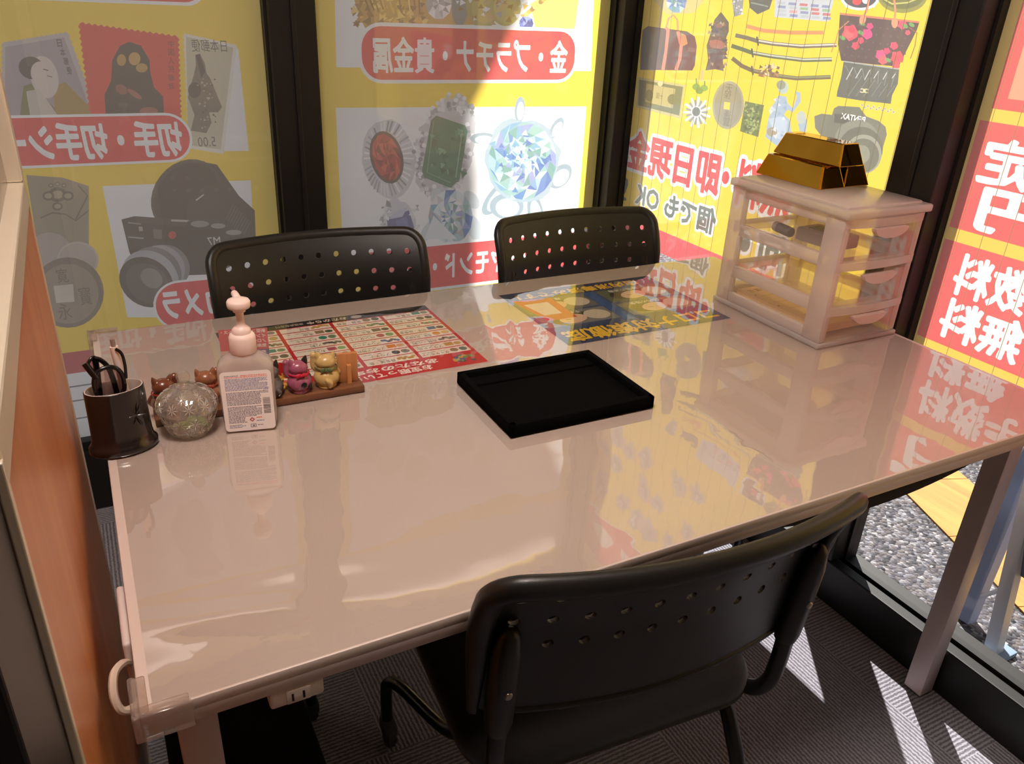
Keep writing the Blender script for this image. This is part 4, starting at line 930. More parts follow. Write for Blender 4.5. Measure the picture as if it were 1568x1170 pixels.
def make_chair(label, loc, rz):
    c = thing('stacking_chair', label, 'chair', loc, rz, 'black perforated office chairs round the table')
    w, z0, z1, dep, lean = .462, .585, .812, .042, .10
    holes = [(-.1975+.0395*i, zz) for zz in (.776, .736, .696) for i in range(11)]
    me = holed_panel(w, z0, z1, .03, holes, .0064, dep, lean, .006); me.shade_smooth(); me.set_sharp_from_angle(angle=math.radians(45))
    br = link('backrest', me, CHAIR_PLASTIC, c)
    # rounded lip along the top and down both sides
    path = []
    for i in range(9): path.append((-w/2, z0+.01+(z1-.03-z0-.01)*i/8))
    for i in range(1, 7): a = PI-PI/2*i/6; path.append((-w/2+.03+.03*math.cos(a), z1-.03+.03*math.sin(a)))
    for i in range(1, 24): path.append((-w/2+.03+(w-.06)*i/24, z1))
    for i in range(7): a = PI/2-PI/2*i/6; path.append((w/2-.03+.03*math.cos(a), z1-.03+.03*math.sin(a)))
    for i in range(1, 9): path.append((w/2, z1-.03-(z1-.03-z0-.01)*i/8))
    b = bmn(); tube(b, [back_pt(x, z, w, dep, lean, z0, -.006) for x, z in path], [.006+.0085*min(1, max(0, (z-z0)/.12)) for x, z in path], 12, flat=.75); obj('back_rim', b, CHAIR_PLASTIC, br, ang=70)
    b = bmn(); tube(b, [back_pt(-w/2+.02+(w-.04)*i/20, z0+.004, w, dep, lean, z0) for i in range(21)], .006, 8); obj('back_rim', b, CHAIR_PLASTIC, br, ang=70)
    for s in (-1, 1):
        X = s*.205
        b = bmn(); tube(b, [back_pt(X, z, w, dep, lean, z0, -.013) for z in (.570, .585, .64, .70, .725, .735)], [.014, .0165, .0175, .0165, .012, .004], 14); sl = obj('upright_sleeve', b, CHAIR_PLASTIC, c, ang=70)
        q = back_pt(X, .645, w, dep, lean, z0, -.0305); b = bmn(); ball(b, q, (.005, .002, .005), 12, 6); obj('screw', b, CHROME, sl)
        # side frame: from the sleeve down, forward under the seat
        b = bmn(); tube(b, smooth_path([back_pt(X, .585, w, dep, lean, z0, -.013), (X, -.020, .53), (X*.985, -.014, .485), (X*.96, .012, .452), (X*.9, .07, .438), (X*.82, .16, .432), (X*.8, .36, .432)], 6), .0115, 12); obj('side_frame', b, BLACK_TUBE, c, ang=70)
        b = bmn(); tube(b, smooth_path([(s*.17, .10, .43), (s*.178, .02, .40), (s*.205, -.12, .06), (s*.207, -.13, .012)], 5), .0115, 12); lg = obj('leg', b, BLACK_TUBE, c, ang=70)
        b = bmn(); lathe(b, [(.016, 0), (.017, .012), (.013, .03)], 14, (s*.207, -.131)); obj('glide', b, RUBBER, lg)
        b = bmn(); tube(b, smooth_path([(s*.12, .17, .42), (s*.135, .24, .26), (s*.15, .31, .185), (s*.19, .44, .165), (s*.207, .475, .150), (s*.21, .480, .12), (s*.21, .480, .055)], 6), .0115, 12); lg = obj('leg', b, BLACK_TUBE, c, ang=70)
        b = bmn(); t_ = bmn(); bmesh.ops.create_cone(t_, cap_ends=True, segments=24, radius1=.025, radius2=.025, depth=.02)
        bmesh.ops.bevel(t_, geom=[e_ for e_ in t_.edges if len(e_.link_faces) == 2 and e_.calc_face_angle() > 1], offset=.004, segments=2, affect='EDGES')
        merge(b, t_, Matrix.Translation((s*.21, .468, .025)) @ Matrix.Rotation(PI/2, 4, 'Y')); box(b, s*.21-.014, .45, .028, s*.21+.014, .492, .056, .006, 2); obj('caster', b, RUBBER, lg)
    # seat
    b = bmn(); rings = []
    for (k, z) in ((.90, .432), (.97, .437), (1.0, .448), (1.0, .462), (.975, .473), (.90, .479), (.6, .481)):
        rings.append([(x*k, .225+(y)*k, z+.010*(1-(x/.22)**2)*0) for x, y in rrect(.44, .46, .075, 7)])
    loft(b, rings); obj('seat', b, CHAIR_FABRIC, c, ang=60)
    b = bmn(); box(b, -.17, .06, .418, .17, .40, .434, .006); obj('seat_pan', b, BLACK_TUBE, c)
    return c
def copy_thing(root, loc, rz, label):
    r = root.copy(); C.objects.link(r); r.location = loc; r.rotation_euler = (0, 0, rz); r['label'] = label
    for ch_ in list(root.children):
        k = ch_.copy(); C.objects.link(k); k.parent = r
        for g_ in list(ch_.children): q = g_.copy(); C.objects.link(q); q.parent = k
    return r
chair = make_chair('black chair on the near side of the table, its back towards the viewer', (.552, -.990, 0), math.radians(-4.5))
copy_thing(chair, (.470, .085, 0), PI, 'black perforated chair on the far side of the table, in front of the dark mullion')
copy_thing(chair, (1.135, .085, 0), PI, 'black perforated chair on the far side of the table, nearest the room corner')
# black box on the floor below the left end
o = thing('storage_box', 'black box on the carpet below the left end of the table', 'box', (.11, -.56, 0))
BOXM = mat('black_matte_box', (9, 9, 10), .8, spec=.2)
b = bmn(); box(b, .01, -.80, 0, .20, -.36, .28, .006); obj('body', b, BOXM, o, world=True)
b = bmn(); box(b, .004, -.806, .28, .206, -.354, .31, .006); obj('lid', b, BOXM, o, world=True)
#@@PART4
# ------------------------------------------------------------------ sanitizer bottle
R = math.radians
o = thing('sanitizer_bottle', 'clear hand sanitizer pump bottle with a printed label and pale pink pump', 'bottle', (.197, -.457, ON), R(-12))
BODY = clear_mat('bottle_plastic', tint=(246, 240, 238), ior=1.45, rough=.06, body=.46, body_col=(255, 246, 244))
PUMP = mat('pale_pink_plastic', (240, 214, 206), .4, spec=.4)
b = bmn(); rings = []
for z, w, d, r in ((0, .066, .036, .012), (.003, .073, .042, .013), (.02, .0765, .044, .013), (.06, .077, .045, .013), (.094, .078, .045, .014), (.101, .076, .044, .015), (.108, .066, .041, .015), (.1145, .048, .036, .015), (.118, .032, .030, .0145), (.124, .030, .030, .0145)):
    rings.append([(x, y, z) for x, y in rrect(w, d, r, 6)])
loft(b, rings); obj('bottle_body', b, BODY, o, ang=60)
b = bmn(); rings = [[(x, y, z) for x, y in rrect(w, d, .012, 6)] for z, w, d in ((.003, .066, .036), (.06, .070, .038), (.092, .071, .038), (.0925, .05, .03))]
loft(b, rings); obj('gel', b, clear_mat('clear_gel', tint=(244, 232, 234), rough=.05, body=.30, body_col=(255, 244, 244), ior=1.2), o, ang=60)
p = Print(); p.items.append((rrect(.070, .096, .006, 5, 0, .050), lin((255, 246, 246))))
BLU, ORG, GR = (126, 130, 176), (236, 110, 84), (104, 100, 118)
def strip(u0, u1, v, h, col):
    u = u0
    while u < u1-.001:
        l = random.uniform(.0012, .0045); p.rect(u, v, min(u+l, u1), v+h*random.uniform(.75, 1), col); u += l+random.uniform(.0003, .0008)
strip(-.029, -.010, .0905, .0014, GR); strip(-.007, .029, .0905, .0014, ORG); strip(-.029, .029, .0882, .0014, ORG)
v = .0855
while v > .0145:
    u1 = .029 if v > .060 else (.018 if v > .024 else -.006)
    if random.random() > .06: strip(-.029, u1*(1 if random.random() > .2 else .6), v, .00125, BLU if v > .066 else GR)
    v -= .00195
u = .0
for k in range(17): h = random.choice((.0006, .0010, .0016)); p.rect(.0205, .054-u-h, .0305, .054-u, (70, 56, 52)); u += h+random.choice((.0005, .0008))
p.poly([(.003, .0235), (.007, .0195), (.003, .0155), (-.001, .0195)], (190, 70, 90), px=False); p.poly([(.003, .0215), (.005, .0195), (.003, .0175), (.001, .0195)], (240, 220, 224), px=False)
strip(.009, .017, .0215, .0018, ORG); strip(.009, .020, .0165, .0014, BLU)
p.items.append((rrect(.008, .006, .001, 3, .004, .0095), lin(GR))); p.items.append((rrect(.0064, .0044, .0008, 3, .004, .0095), lin((244, 232, 234)))); p.rect(.003, .008, .006, .0105, GR)
strip(.010, .018, .0095, .0012, GR); strip(-.029, -.012, .0115, .0012, GR); strip(-.029, -.006, .0095, .0012, BLU); strip(-.029, -.012, .0075, .0012, GR)
for k in range(4): p.line([(.022+.002*k, .0655), (.026+.0015*k, .0705)], .0006, BLU, px=False)
M4 = basis(o)
lb = p.build('label', lambda a, c: (a, -.0228-.0012*(1-(a/.034)**2)*0, c), print_mat('label_print', rough=.4)); lb.parent = o
b = bmn(); lathe(b, [(.0175, .119), (.0185, .121), (.0185, .142), (.0165, .146), (.0130, .148), (.0130, .153), (.0095, .157), (.0068, .159), (.0055, .164), (.0055, .178), (.0085, .180), (.0085, .183), (.0150, .186), (.0160, .189), (.0160, .194), (.0145, .197), (.009, .1985)], 36); pm = obj('pump', b, PUMP, o, ang=50)
b = bmn(); tube(b, smooth_path([(0, .006, .190), (-.003, .022, .193), (-.006, .036, .194), (-.008, .044, .190)], 5), [.0062, .006, .006, .006, .006, .0056, .0054, .005, .005, .0048, .0046, .0044, .0042, .004, .0038, .0036], 12); obj('nozzle', b, PUMP, pm, ang=60)
b = bmn(); tube(b, [(0, 0, .10), (0, 0, .13)], .009, 12); obj('dip_tube', b, PUMP, pm)
p = Print(); p.rect(-.034, .078, .034, .140, (220, 104, 110)); p.rect(-.034, .078, .034, .106, (226, 196, 190)); p.rect(-.006, .097, .034, .106, (110, 104, 150)) ; p.rect(-.034, .080, .034, .092, (222, 196, 96))
for k, tx in enumerate(('新型コロナウイルス・', 'インフルエンザ・', 'ノロウイルスに', '効果あり')): w = .0066*len(tx); p.text(tx, (.031-min(w, .062), .1325-k*.0078, .031, .1385-k*.0078), (248, 226, 226), flip=True, bold=.04, res=1)
p.text('高濃度', (.006, .0985, .030, .1045), (230, 220, 230), flip=True, bold=.03, res=1)
tg = p.build('neck_tag', lambda a, c: (a, .034, c), print_mat('tag_print', trans=.45, haze=.2), None); tg.parent = o; tg['label'] = 'red advertising tag with mirrored lettering'
b = bmn(); box(b, -.004, .012, .122, .004, .034, .1235); obj('tag_strap', b, BODY, o)

# ------------------------------------------------------------------ cut glass sweet dish
mG = clear_mat('cut_glass', tint=(250, 247, 244), ior=1.7, rough=.02, body=.17, body_col=(255, 250, 244), boost=2.2)
o = thing('sweet_dish', 'lidded cut glass sweet dish beside the sanitizer bottle', 'dish', (.113, -.445, ON), .1)
def cut(i, k, n):
    a = (i/n*28) % 2; c = (k*.29) % 2; d1 = abs(((a+c) % 2)-1); d2 = abs(((a-c) % 2)-1)
    return 1+.05*(min(d1, d2)-.4)
b = bmn(); prof = [(.022, 0), (.027, .0015)]+[(.026+.0155*(k/14)**.7, .003+.038*k/14) for k in range(15)]
inner = [(r-.004, max(z, .005)) for r, z in prof[:1:-1]]
lathe(b, prof+inner, 84, wob=lambda i, k, n: cut(i, k, n) if 2 <= k < 15 else 1); obj('bowl', b, mG, o, smooth=False)
CUTM = clear_mat('cut_lines', tint=(255, 252, 248), ior=1.7, rough=.05, body=.62, body_col=(255, 250, 244), boost=2.0)
def stars(name, surf, rows, parent):
    b = bmn()
    for z0, cnt, ln, ph in rows:
        for i in range(cnt):
            a0 = 2*PI*(i+ph)/cnt; r0 = surf(z0)
            for k in range(8):
                a = PI*k/4; P_ = []
                for t in (.12, .55, 1):
                    z = z0+ln*t*math.sin(a); aa = a0+ln*t*math.cos(a)/r0; r = surf(z)+.0006; P_.append((r*math.cos(aa), r*math.sin(aa), z))
                tube(b, P_, [.0003, .0008, .0002], 5)
    return obj(name, b, CUTM, parent)
stars('star_cuts', lambda z: .026+.0155*(max(0, min(1, (z-.003)/.038)))**.7, ((.0285, 12, .0100, 0), (.0115, 12, .0070, .5)), bpy.data.objects['bowl'])
b = bmn(); prof = [(.0430, .0415), (.0430, .044)]+[(.0415*math.cos(PI/2*.86*k/12), .0445+.029*math.sin(PI/2*.86*k/12)/math.sin(PI/2*.86)) for k in range(1, 13)]
inner = [(max(r-.0035, .004), z-.003) for r, z in prof[:1:-1]]+[(.0385, .0415)]
lathe(b, prof+inner, 84, wob=lambda i, k, n: cut(i, k, n) if 2 <= k < 12 else 1, cap1=False, cap0=False); ld = obj('lid', b, mG, o, smooth=False)
KL = math.sin(PI/2*.86)/.029
stars('star_cuts', lambda z: .0415*math.cos(math.asin(max(0, min(.97, (z-.0445)*KL)))), ((.0535, 11, .0085, 0), (.0655, 8, .0055, .5)), ld)
b = bmn(); lathe(b, [(.013, .0725), (.0125, .0755), (.007, .0775), (.006, .0795), (.0085, .0825), (.0098, .087), (.0092, .092), (.0062, .0962), (.0015, .0975)], 24); obj('knob', b, mG, ld, ang=25)
CANDY = mat('green_wrapper', (120, 170, 70), .35)
for k, (dx, dy, a) in enumerate(((.004, .004, .4), (.017, -.006, 1.7), (-.010, -.010, 2.6))):
    c = thing('wrapped_sweet', 'green wrapped sweet lying inside the cut glass dish', 'sweet', (.113+dx, -.445+dy, ON+.0155), a, 'sweets in the glass dish')
    b = bmn(); ball(b, (0, 0, 0), (.0085, .007, .007), 14, 8); obj('candy', b, CANDY, c)
    b = bmn()
    for s in (-1, 1): loft(b, [[(s*.008+s*t_*.006, .003*q*(1+t_*1.3), .001*math.sin(q*4)) for q in (-1, -.5, 0, .5, 1)]+[(s*.008+s*t_*.006, .003*q*(1+t_*1.3), .001*math.sin(q*4)+.0006) for q in (1, .5, 0, -.5, -1)] for t_ in (0, 1)])
    obj('wrapper_end', b, CANDY, c)

# ------------------------------------------------------------------ pen stand
LACQ = mat('dark_brown_lacquer', (30, 22, 22), .22, spec=.5, coat=.4, noise=(20, .15), bump=(140, .0003))
LINER = mat('pale_liner', (206, 190, 182), .5)
o = thing('pen_stand', 'dark brown oval pen stand at the left end of the table', 'pen stand', (.024, -.456, ON), R(8))
def oval(rx, ry, z, n=44): return [(rx*math.cos(2*PI*i/n), ry*math.sin(2*PI*i/n), z) for i in range(n)]
b = bmn(); loft(b, [oval(.043, .029, 0), oval(.045, .031, .002), oval(.045, .031, .009), oval(.0425, .0285, .012), oval(.0405, .0265, .015), oval(.0392, .0250, .024), oval(.0385, .0245, .05), oval(.0378, .0245, .0925), oval(.0368, .0236, .0932)], cap1=False); obj('holder', b, LACQ, o, ang=50)
b = bmn(); loft(b, [oval(.0368, .0236, .0932), oval(.0352, .022, .0932), oval(.0345, .0215, .085), oval(.034, .021, .006), oval(.004, .003, .006)], cap0=False); obj('liner', b, LINER, o, ang=50)
b = bmn()
for k in range(6):
    a = 2*PI*k/6; x0_ = .012+.0; ce = Vector((.018, -.0222, .055)); v1_ = Vector((math.cos(a)*.013, 0, math.sin(a)*.020))
    tube(b, [ce+v1_*.1, ce+v1_*.6+Vector((0, -.0006, 0)), ce+v1_], [.0006, .0014, .0004], 6)
obj('relief', b, LACQ, o)
PZ = ON
GLS = mat('black_acetate', (18, 16, 18), .2, spec=.5)
o = thing('eyeglasses', 'black framed eyeglasses standing on end in the brown pen stand', 'eyeglasses', (.019, -.459, ON+.012), R(12))
b = bmn()
def lensring(zc): return [(.0185*math.copysign(abs(math.cos(2*PI*i/28))**.85, math.cos(2*PI*i/28)), -.004, zc+.0245*math.copysign(abs(math.sin(2*PI*i/28))**.85, math.sin(2*PI*i/28))) for i in range(28)]
tube(b, lensring(.090), .0030, 8, closed=True); tube(b, lensring(.032), .0021, 8, closed=True); tube(b, smooth_path([(-.006, -.004, .064), (-.009, -.006, .060), (-.006, -.004, .056)], 4), .002, 8)
tube(b, smooth_path([(-.014, -.004, .103), (-.019, -.002, .114), (-.023, .002, .124)], 4), .0044, 8); obj('frame_front', b, GLS, o, ang=70)
for zc in (.088, .032):
    b = bmn(); loft(b, [[(x*.97, y-.0006, zc+(z-zc)*.97) for x, y, z in lensring(zc)], [(x*.97, y+.0006, zc+(z-zc)*.97) for x, y, z in lensring(zc)]]); obj('lens', b, clear_mat('lens_glass', tint=(226, 214, 214), rough=0), o)
b = bmn(); tube(b, smooth_path([(-.021, .002, .121), (-.012, .006, .128), (-.009, .008, .115), (-.012, .009, .06), (-.012, .009, 0)], 5), .0040, 8, flat=.6); obj('temple', b, GLS, o, ang=70)
b = bmn(); tube(b, smooth_path([(-.012, .004, .128), (-.003, .007, .122), (.006, .008, .104), (.010, .009, .06), (.010, .009, .0)], 5), .0040, 8, flat=.6); obj('temple', b, GLS, o, ang=70)
WP = mat('white_pen_plastic', (240, 220, 210), .3)
o = thing('ballpoint_pen', 'white ballpoint pen with a dark clip standing in the brown pen stand', 'pen', (.038, -.453, ON+.01), 0)
b = bmn(); tube(b, [(.004, 0, 0), (-.004, .002, .13), (-.0047, .002, .140)], [.0048, .0056, .0052], 14); obj('barrel', b, WP, o)
b = bmn(); tube(b, [(-.0047, .002, .140), (-.0052, .002, .151), (-.0053, .002, .152)], [.0032, .0032, .001], 12); obj('push_button', b, mat('grey_button', (150, 130, 126), .3), o)
b = bmn(); tube(b, smooth_path([(-.003, -.003, .138), (.003, -.007, .132), (.0045, -.0075, .115), (.003, -.005, .095)], 5), .0022, 8); obj('clip', b, GLS, o)

# ------------------------------------------------------------------ lucky cats on a plank
PLANK = wood_mat('dark_plank', (92, 56, 36), (128, 82, 54), 0, 60, .55)
o = thing('display_plank', 'narrow brown wooden plank carrying a row of small cat figurines', 'plank', (.2275, -.394, ON), R(-.6))
b = bmn(); box(b, -.158, -.0225, 0, .158, .0225, .0115, .0008); obj('plank', b, PLANK, o)
PT = ON+.0115
def cat(label, x, y, rz, col, accent=None, arm=1, s=1.0, tail=True, ribbon=None, spots=(), earcol=None, second=None):
    c = thing('cat_figurine', label, 'figurine', (x, y, PT), rz, 'cat figurines on the plank')
    m_ = mat('glazed_clay', col, .28, coat=.3, noise=(70, .16))
    b = bmn()
    ball(b, (0, 0, .016*s), (.0205*s, .0185*s, .0165*s), 20, 12); ball(b, (0, .002*s, .026*s), (.0165*s, .0145*s, .014*s), 20, 12)
    ball(b, (0, .002*s, .041*s), (.0160*s, .0140*s, .0125*s), 20, 12)
    lathe(b, [(.014*s, 0), (.016*s, .003*s)], 20)
    for e in (-1, 1): lathe_ear = bmn(); lathe(lathe_ear, [(.0058*s, 0), (.0042*s, .006*s), (.0008*s, .0125*s)], 12); merge(b, lathe_ear, Matrix.Translation((e*.0095*s, .002*s, .0475*s)) @ Matrix.Rotation(e*.30, 4, 'Y'))
    tube(b, smooth_path([(arm*-.013*s, .004*s, .026*s), (arm*-.0195*s, .005*s, .034*s), (arm*-.0185*s, .006*s, .050*s)], 5), .0048*s, 10); ball(b, (arm*-.0185*s, .006*s, .0515*s), .0056*s, 10, 8)
    tube(b, smooth_path([(arm*.014*s, .008*s, .026*s), (arm*.019*s, .010*s, .018*s), (arm*.016*s, .014*s, .010*s)], 4), .0046*s, 10)
    if tail: tube(b, smooth_path([(.004*s, -.016*s, .005*s), (.006*s, -.0195*s, .012*s), (.002*s, -.0205*s, .017*s)], 4), .0038*s, 10); ball(b, (.002*s, -.0205*s, .017*s), .0038*s, 10, 8)
    bd = obj('cat_body', b, m_, c, ang=180); md = bd.modifiers.new('fuse', 'REMESH'); md.mode = 'VOXEL'; md.voxel_size = .0011; md.use_smooth_shade = True
    sm = bd.modifiers.new('soft', 'SMOOTH'); sm.factor = .5; sm.iterations = 4
    if ribbon:
        rm = mat('ribbon_paint', ribbon, .35)
        b = bmn(); tube(b, [(.0168*s*math.cos(2*PI*i/28), .002*s+.0148*s*math.sin(2*PI*i/28), .0325*s) for i in range(28)], .0013*s, 8, closed=True); rb = obj('collar', b, rm, c)
        b = bmn()
        for e in (-1, 1): ball(b, (e*.0052*s, -.0146*s, .0335*s), (.0052*s, .0022*s, .0036*s), 12, 8, Matrix.Rotation(e*.35, 3, 'Y'))
        ball(b, (0, -.0150*s, .0325*s), .0022*s, 10, 6); obj('bow', b, rm, rb)
    for (sx, sz, r, r2) in spots:
        yy = -.0196*s*math.sqrt(max(.05, 1-(sx/.0205)**2-((sz-.016)/.0165)**2))
        b = bmn(); ball(b, (sx*s, yy, sz*s), (r*s, .0016*s, r2*s), 16, 8, Matrix.Rotation(math.atan2(-sx, .0205)*-1, 3, 'Z')); obj('spot', b, mat('black_spot', (22, 18, 20), .3), c)
    if earcol:
        for e in (-1, 1) if second is None else (second,):
            b = bmn(); t_ = bmn(); lathe(t_, [(.0062*s, .0005*s), (.0046*s, .0066*s), (.0012*s, .0134*s)], 12); merge(b, t_, Matrix.Translation((e*.0095*s, .002*s, .0475*s)) @ Matrix.Rotation(e*.30, 4, 'Y')); obj('ear', b, mat('dark_ear', earcol, .3), c)
    return c
cat('reddish brown cat figurine at the left end of the plank, beside the pen stand', .088, -.392, .15, (112, 60, 42), arm=-1, ribbon=(150, 40, 34))
cat('light brown cat figurine with a dark paw, peeping over the glass dish', .148, -.386, -.1, (140, 88, 60), arm=-1, ribbon=(150, 60, 40), s=.98, spots=((.012, .030, .004, .004),))
cat('grey and black cat figurine mostly hidden behind the sanitizer bottle', .241, -.398, .2, (92, 90, 92), earcol=(24, 22, 24), s=.96, arm=1)
cat('pink cat figurine with black spots and a red bow', .2855, -.398, .05, (158, 84, 108), ribbon=(196, 30, 56), spots=((.002, .018, .0052, .0052), (.0125, .0115, .0035, .006)), earcol=(24, 18, 22), second=1, s=.97, tail=False)
cat('yellow beige cat figurine with a green ribbon, next to the wooden card stand', .3295, -.396, -.25, (198, 166, 106), ribbon=(84, 96, 60), s=1.02)
o = thing('card_stand', 'small upright wooden block at the right end of the plank', 'wooden block', (.3655, -.392, PT), R(-8))
LW = wood_mat('light_wood', (176, 114, 66), (204, 142, 88), 2, 60, .55)
b = bmn(); box(b, -.0165, -.0035, 0, .0165, .0045, .0505, .001); obj('block', b, LW, o)
b = bmn(); prism(b, [(-.002, -.010), (.005, -.010), (.005, -.003), (-.002, -.003)], 0, .032); obj('rib', b, LW, o)
o = thing('paper_charm', 'tiny red and gold paper charm between the grey and pink cats', 'charm', (.262, -.386, PT), R(10))
b = bmn(); box(b, -.009, -.0006, .026, .009, .0006, .046); bmesh.ops.rotate(b, cent=(0, 0, .036), matrix=Matrix.Rotation(.5, 3, 'Y'), verts=b.verts[:]); obj('card', b, mat('red_card', (214, 44, 30), .6), o)
b = bmn()
for k in range(9): ball(b, (random.uniform(-.006, .006), random.uniform(-.003, .001), random.uniform(.002, .030)), random.uniform(.002, .0045), 8, 6)
tube(b, [(0, 0, 0), (0, 0, .03)], .0016, 6); obj('gold_flowers', b, mat('gold_paint', (222, 170, 76), .35), o)

# ------------------------------------------------------------------ plastic drawers
X0, X1, Y0, Y1, Z0 = 1.247, 1.473, -.577, -.268, ON
MILK = clear_mat('milky_plastic', tint=(246, 240, 236), ior=1.45, rough=.18, body=.60, body_col=(255, 244, 240))
CLR = clear_mat('clear_drawer_plastic', tint=(254, 252, 250), ior=1.45, rough=.05, body=.10, body_col=(255, 250, 246))
PULL = clear_mat('pink_milky_plastic', tint=(246, 226, 224), rough=.25, body=.8, body_col=(244, 222, 216))
o = thing('drawer_unit', 'three-drawer milky plastic storage unit at the right end of the table', 'drawer unit', ((X0+X1)/2, (Y0+Y1)/2, Z0))
b = bmn()
ins = .004
for (xa, xb) in ((X0+ins, X0+ins+.018), (X1-ins-.018, X1-ins)):
    for (ya, yb) in ((Y0+.004, Y0+.050), (Y1-.040, Y1-.004)): box(b, xa, ya, Z0+.010, xb, yb, Z0+.256, .003)
    for (za, zb) in ((.010, .030), (.066, .090), (.156, .180), (.236, .256)): box(b, xa+.002, Y0+.050, Z0+za, xb-.002, Y1-.040, Z0+zb, .002)
for (za, zb) in ((.010, .030), (.066, .090), (.156, .180), (.236, .256)): box(b, X0+.022, Y1-.014, Z0+za, X1-.022, Y1-.004, Z0+zb, .002)
box(b, X0, Y0, Z0, X1, Y1, Z0+.010, .003)
obj('frame', b, MILK, o, world=True)
for za in (.066, .156, .238):
    b = bmn()
    n_ = 14; pts = [(X0+.005+(X1-X0-.010)*i/n_, Y0+.004-.010*(1-(2*i/n_-1)**2)) for i in range(n_+1)]
    prism(b, pts+[(X1-.005, Y0+.03), (X0+.005, Y0+.03)], Z0+za, Z0+za+.016); obj('front_rail', b, MILK, o, world=True)
b = bmn(); box(b, X0-.003, Y0-.006, Z0+.256, X1+.003, Y1+.003, Z0+.272, .005, 3); box(b, X0+.010, Y0+.010, Z0+.268, X1-.010, Y1-.010, Z0+.2765, .004, 2); obj('lid', b, MILK, o, world=True)
for k, za in enumerate((.0115, .083, .173)):
    h_ = .050 if k == 0 else .062
    b = bmn(); xa, xb, ya, yb = X0+.024, X1-.024, Y0+.003, Y1-.018; t_ = .0022
    box(b, xa, ya+.004, Z0+za, xb, yb, Z0+za+t_); box(b, xa, ya+.006, Z0+za+t_, xa+t_, yb, Z0+za+h_); box(b, xb-t_, ya+.006, Z0+za+t_, xb, yb, Z0+za+h_); box(b, xa, yb-t_, Z0+za+t_, xb, yb, Z0+za+h_)
    dr = obj('drawer', b, CLR, o, world=True)
    b = bmn(); pts = [(X0+.012+(X1-X0-.024)*i/n_, Y0+.004-.009*(1-(2*i/n_-1)**2)) for i in range(n_+1)]; pk = [(x, y+.003) for x, y in pts[::-1]]
    prism(b, pts+pk, Z0+za, Z0+za+h_+.003); obj('drawer_front', b, CLR, dr, world=True)
    b = bmn(); pts = [((X0+X1)/2+.045*math.cos(a), .019*math.sin(a)) for a in [PI+PI*i/16 for i in range(17)]]
    zt = Z0+za+h_+.002; q = [(x, zt+z) for x, z in pts]
    t2 = bmn(); prism(t2, q, 0, .011); merge(b, t2, Matrix.Translation((0, Y0-.004, 0)) @ Matrix.Rotation(PI/2, 4, 'X')); obj('pull', b, PULL, dr, world=True)
# things inside
ZD = Z0+.173+.0024
o = thing('silver_tube', 'short silver capped tube inside the top plastic drawer', 'tube', (1.300, -.385, ZD+.0105), R(80))
b = bmn(); t_ = bmn(); lathe(t_, [(.0095, -.026), (.0105, -.024), (.0105, .018)], 24); merge(b, t_, Matrix.Rotation(PI/2, 4, 'Y')); obj('body', b, mat('dark_grey_tube', (120, 120, 128), .35, metal=.3), o)
b = bmn(); t_ = bmn(); lathe(t_, [(.011, .014), (.011, .026), (.009, .028)], 24); merge(b, t_, Matrix.Rotation(PI/2, 4, 'Y')); obj('cap', b, mat('silver_cap', (190, 190, 196), .3, metal=.6), o)
o = thing('small_box', 'small grey box with a dark top label inside the top plastic drawer', 'box', (1.335, -.468, ZD), R(4))
b = bmn(); box(b, -.034, -.050, 0, .034, .050, .026, .003); obj('body', b, mat('grey_card', (176, 166, 158), .5), o)
b = bmn(); box(b, -.018, -.030, .026, .018, .034, .0268); obj('label', b, mat('dark_label', (60, 50, 56), .4), o)
ZB = Z0+.0115+.0024
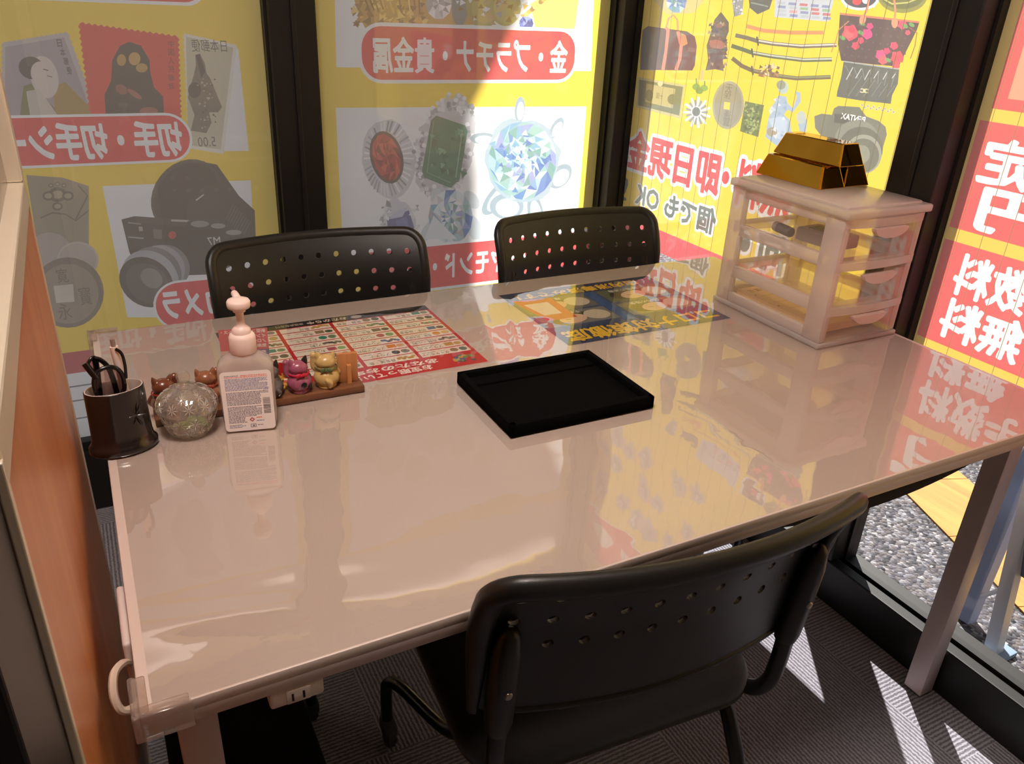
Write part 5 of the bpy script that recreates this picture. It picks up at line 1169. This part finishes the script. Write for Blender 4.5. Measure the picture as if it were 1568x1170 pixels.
for k in range(3):
    o = thing('form_pad', ('lowest buff printed form pad in the bottom plastic drawer', 'middle buff printed form pad in the bottom plastic drawer', 'topmost buff printed form pad in the bottom plastic drawer')[k], 'form pad', (1.360+.002*k, -.418, ZB+.0055*k), R((1.2, -.8, .4)[k]), 'form pads in the bottom drawer')
    b = bmn(); box(b, -.078, -.12, 0, .078, .118, .0052, .0006); obj('pad', b, mat('buff_paper', (246, 212, 150), .8), o)
    p = Print(); p.rect(-.076, -.118, .076, .116, (248, 218, 160)); p.text('計算書', (-.066, .086, -.012, .104), (110, 80, 40), bold=.02)
    for q in range(4): p.rect(-.06, .06-.04*q, .05, .0608-.04*q, (150, 112, 60))
    for q in (-.09, 0, .07): p.ell(-.070, q, .0025, .0025, (110, 80, 40), px=False, n=10)
    f_ = p.build('front_sheet', lambda u, v: (u, v, .0054), PAPER); f_.parent = o

# ------------------------------------------------------------------ gold bars
GOLD, nt, out = new_mat('polished_gold')
bs = N(nt, 'ShaderNodeBsdfPrincipled', Roughness=.07, Metallic=1.0); bs.inputs['Base Color'].default_value = (.62, .32, .03, 1)
tc = N(nt, 'ShaderNodeTexCoord'); nz = N(nt, 'ShaderNodeTexNoise', Scale=25.0); nt.links.new(tc.outputs['Object'], nz.inputs['Vector'])
bp = N(nt, 'ShaderNodeBump', Strength=.06, Distance=.001); nt.links.new(nz.outputs['Fac'], bp.inputs['Height']); nt.links.new(bp.outputs[0], bs.inputs['Normal']); nt.links.new(bs.outputs[0], out.inputs[0])
LT = Z0+.2765
def bar(label, loc, rz):
    o = thing('gold_bar', label, 'gold bar', loc, rz, 'gold bars on the drawers')
    b = bmn(); w, l, h, s = .0365, .088, .0425, .0125
    loft(b, [[(x, y, z) for x, y in rrect(2*(w-k), 2*(l-k), .003, 2)] for z, k in ((0, .001), (.0015, 0), (h-.0015, s), (h, s+.0015))]); obj('ingot', b, GOLD, o, smooth=False)
    b = bmn(); box(b, -.017, -.052, h-.0004, .017, .060, h+.0001)
    for r_, (ya, n_) in enumerate(((.050, 6), (.042, 4), (-.030, 7), (-.038, 7), (-.046, 5))):
        for k in range(n_): box(b, -.014+.0042*k, ya, h-.0003, -.014+.0042*k+random.uniform(.0022, .0034), ya+.0045, h+.0006)
    o2 = obj('stamp', b, GOLD, o)
bar('gold bar lying nearer the table middle on the plastic drawers', (1.355, -.349, LT), R(1.5))
bar('gold bar lying on the window side of the plastic drawers', (1.432, -.345, LT), R(-1))
bar('gold bar lying on top of the two other gold bars', (1.392, -.352, LT+.043), R(2))
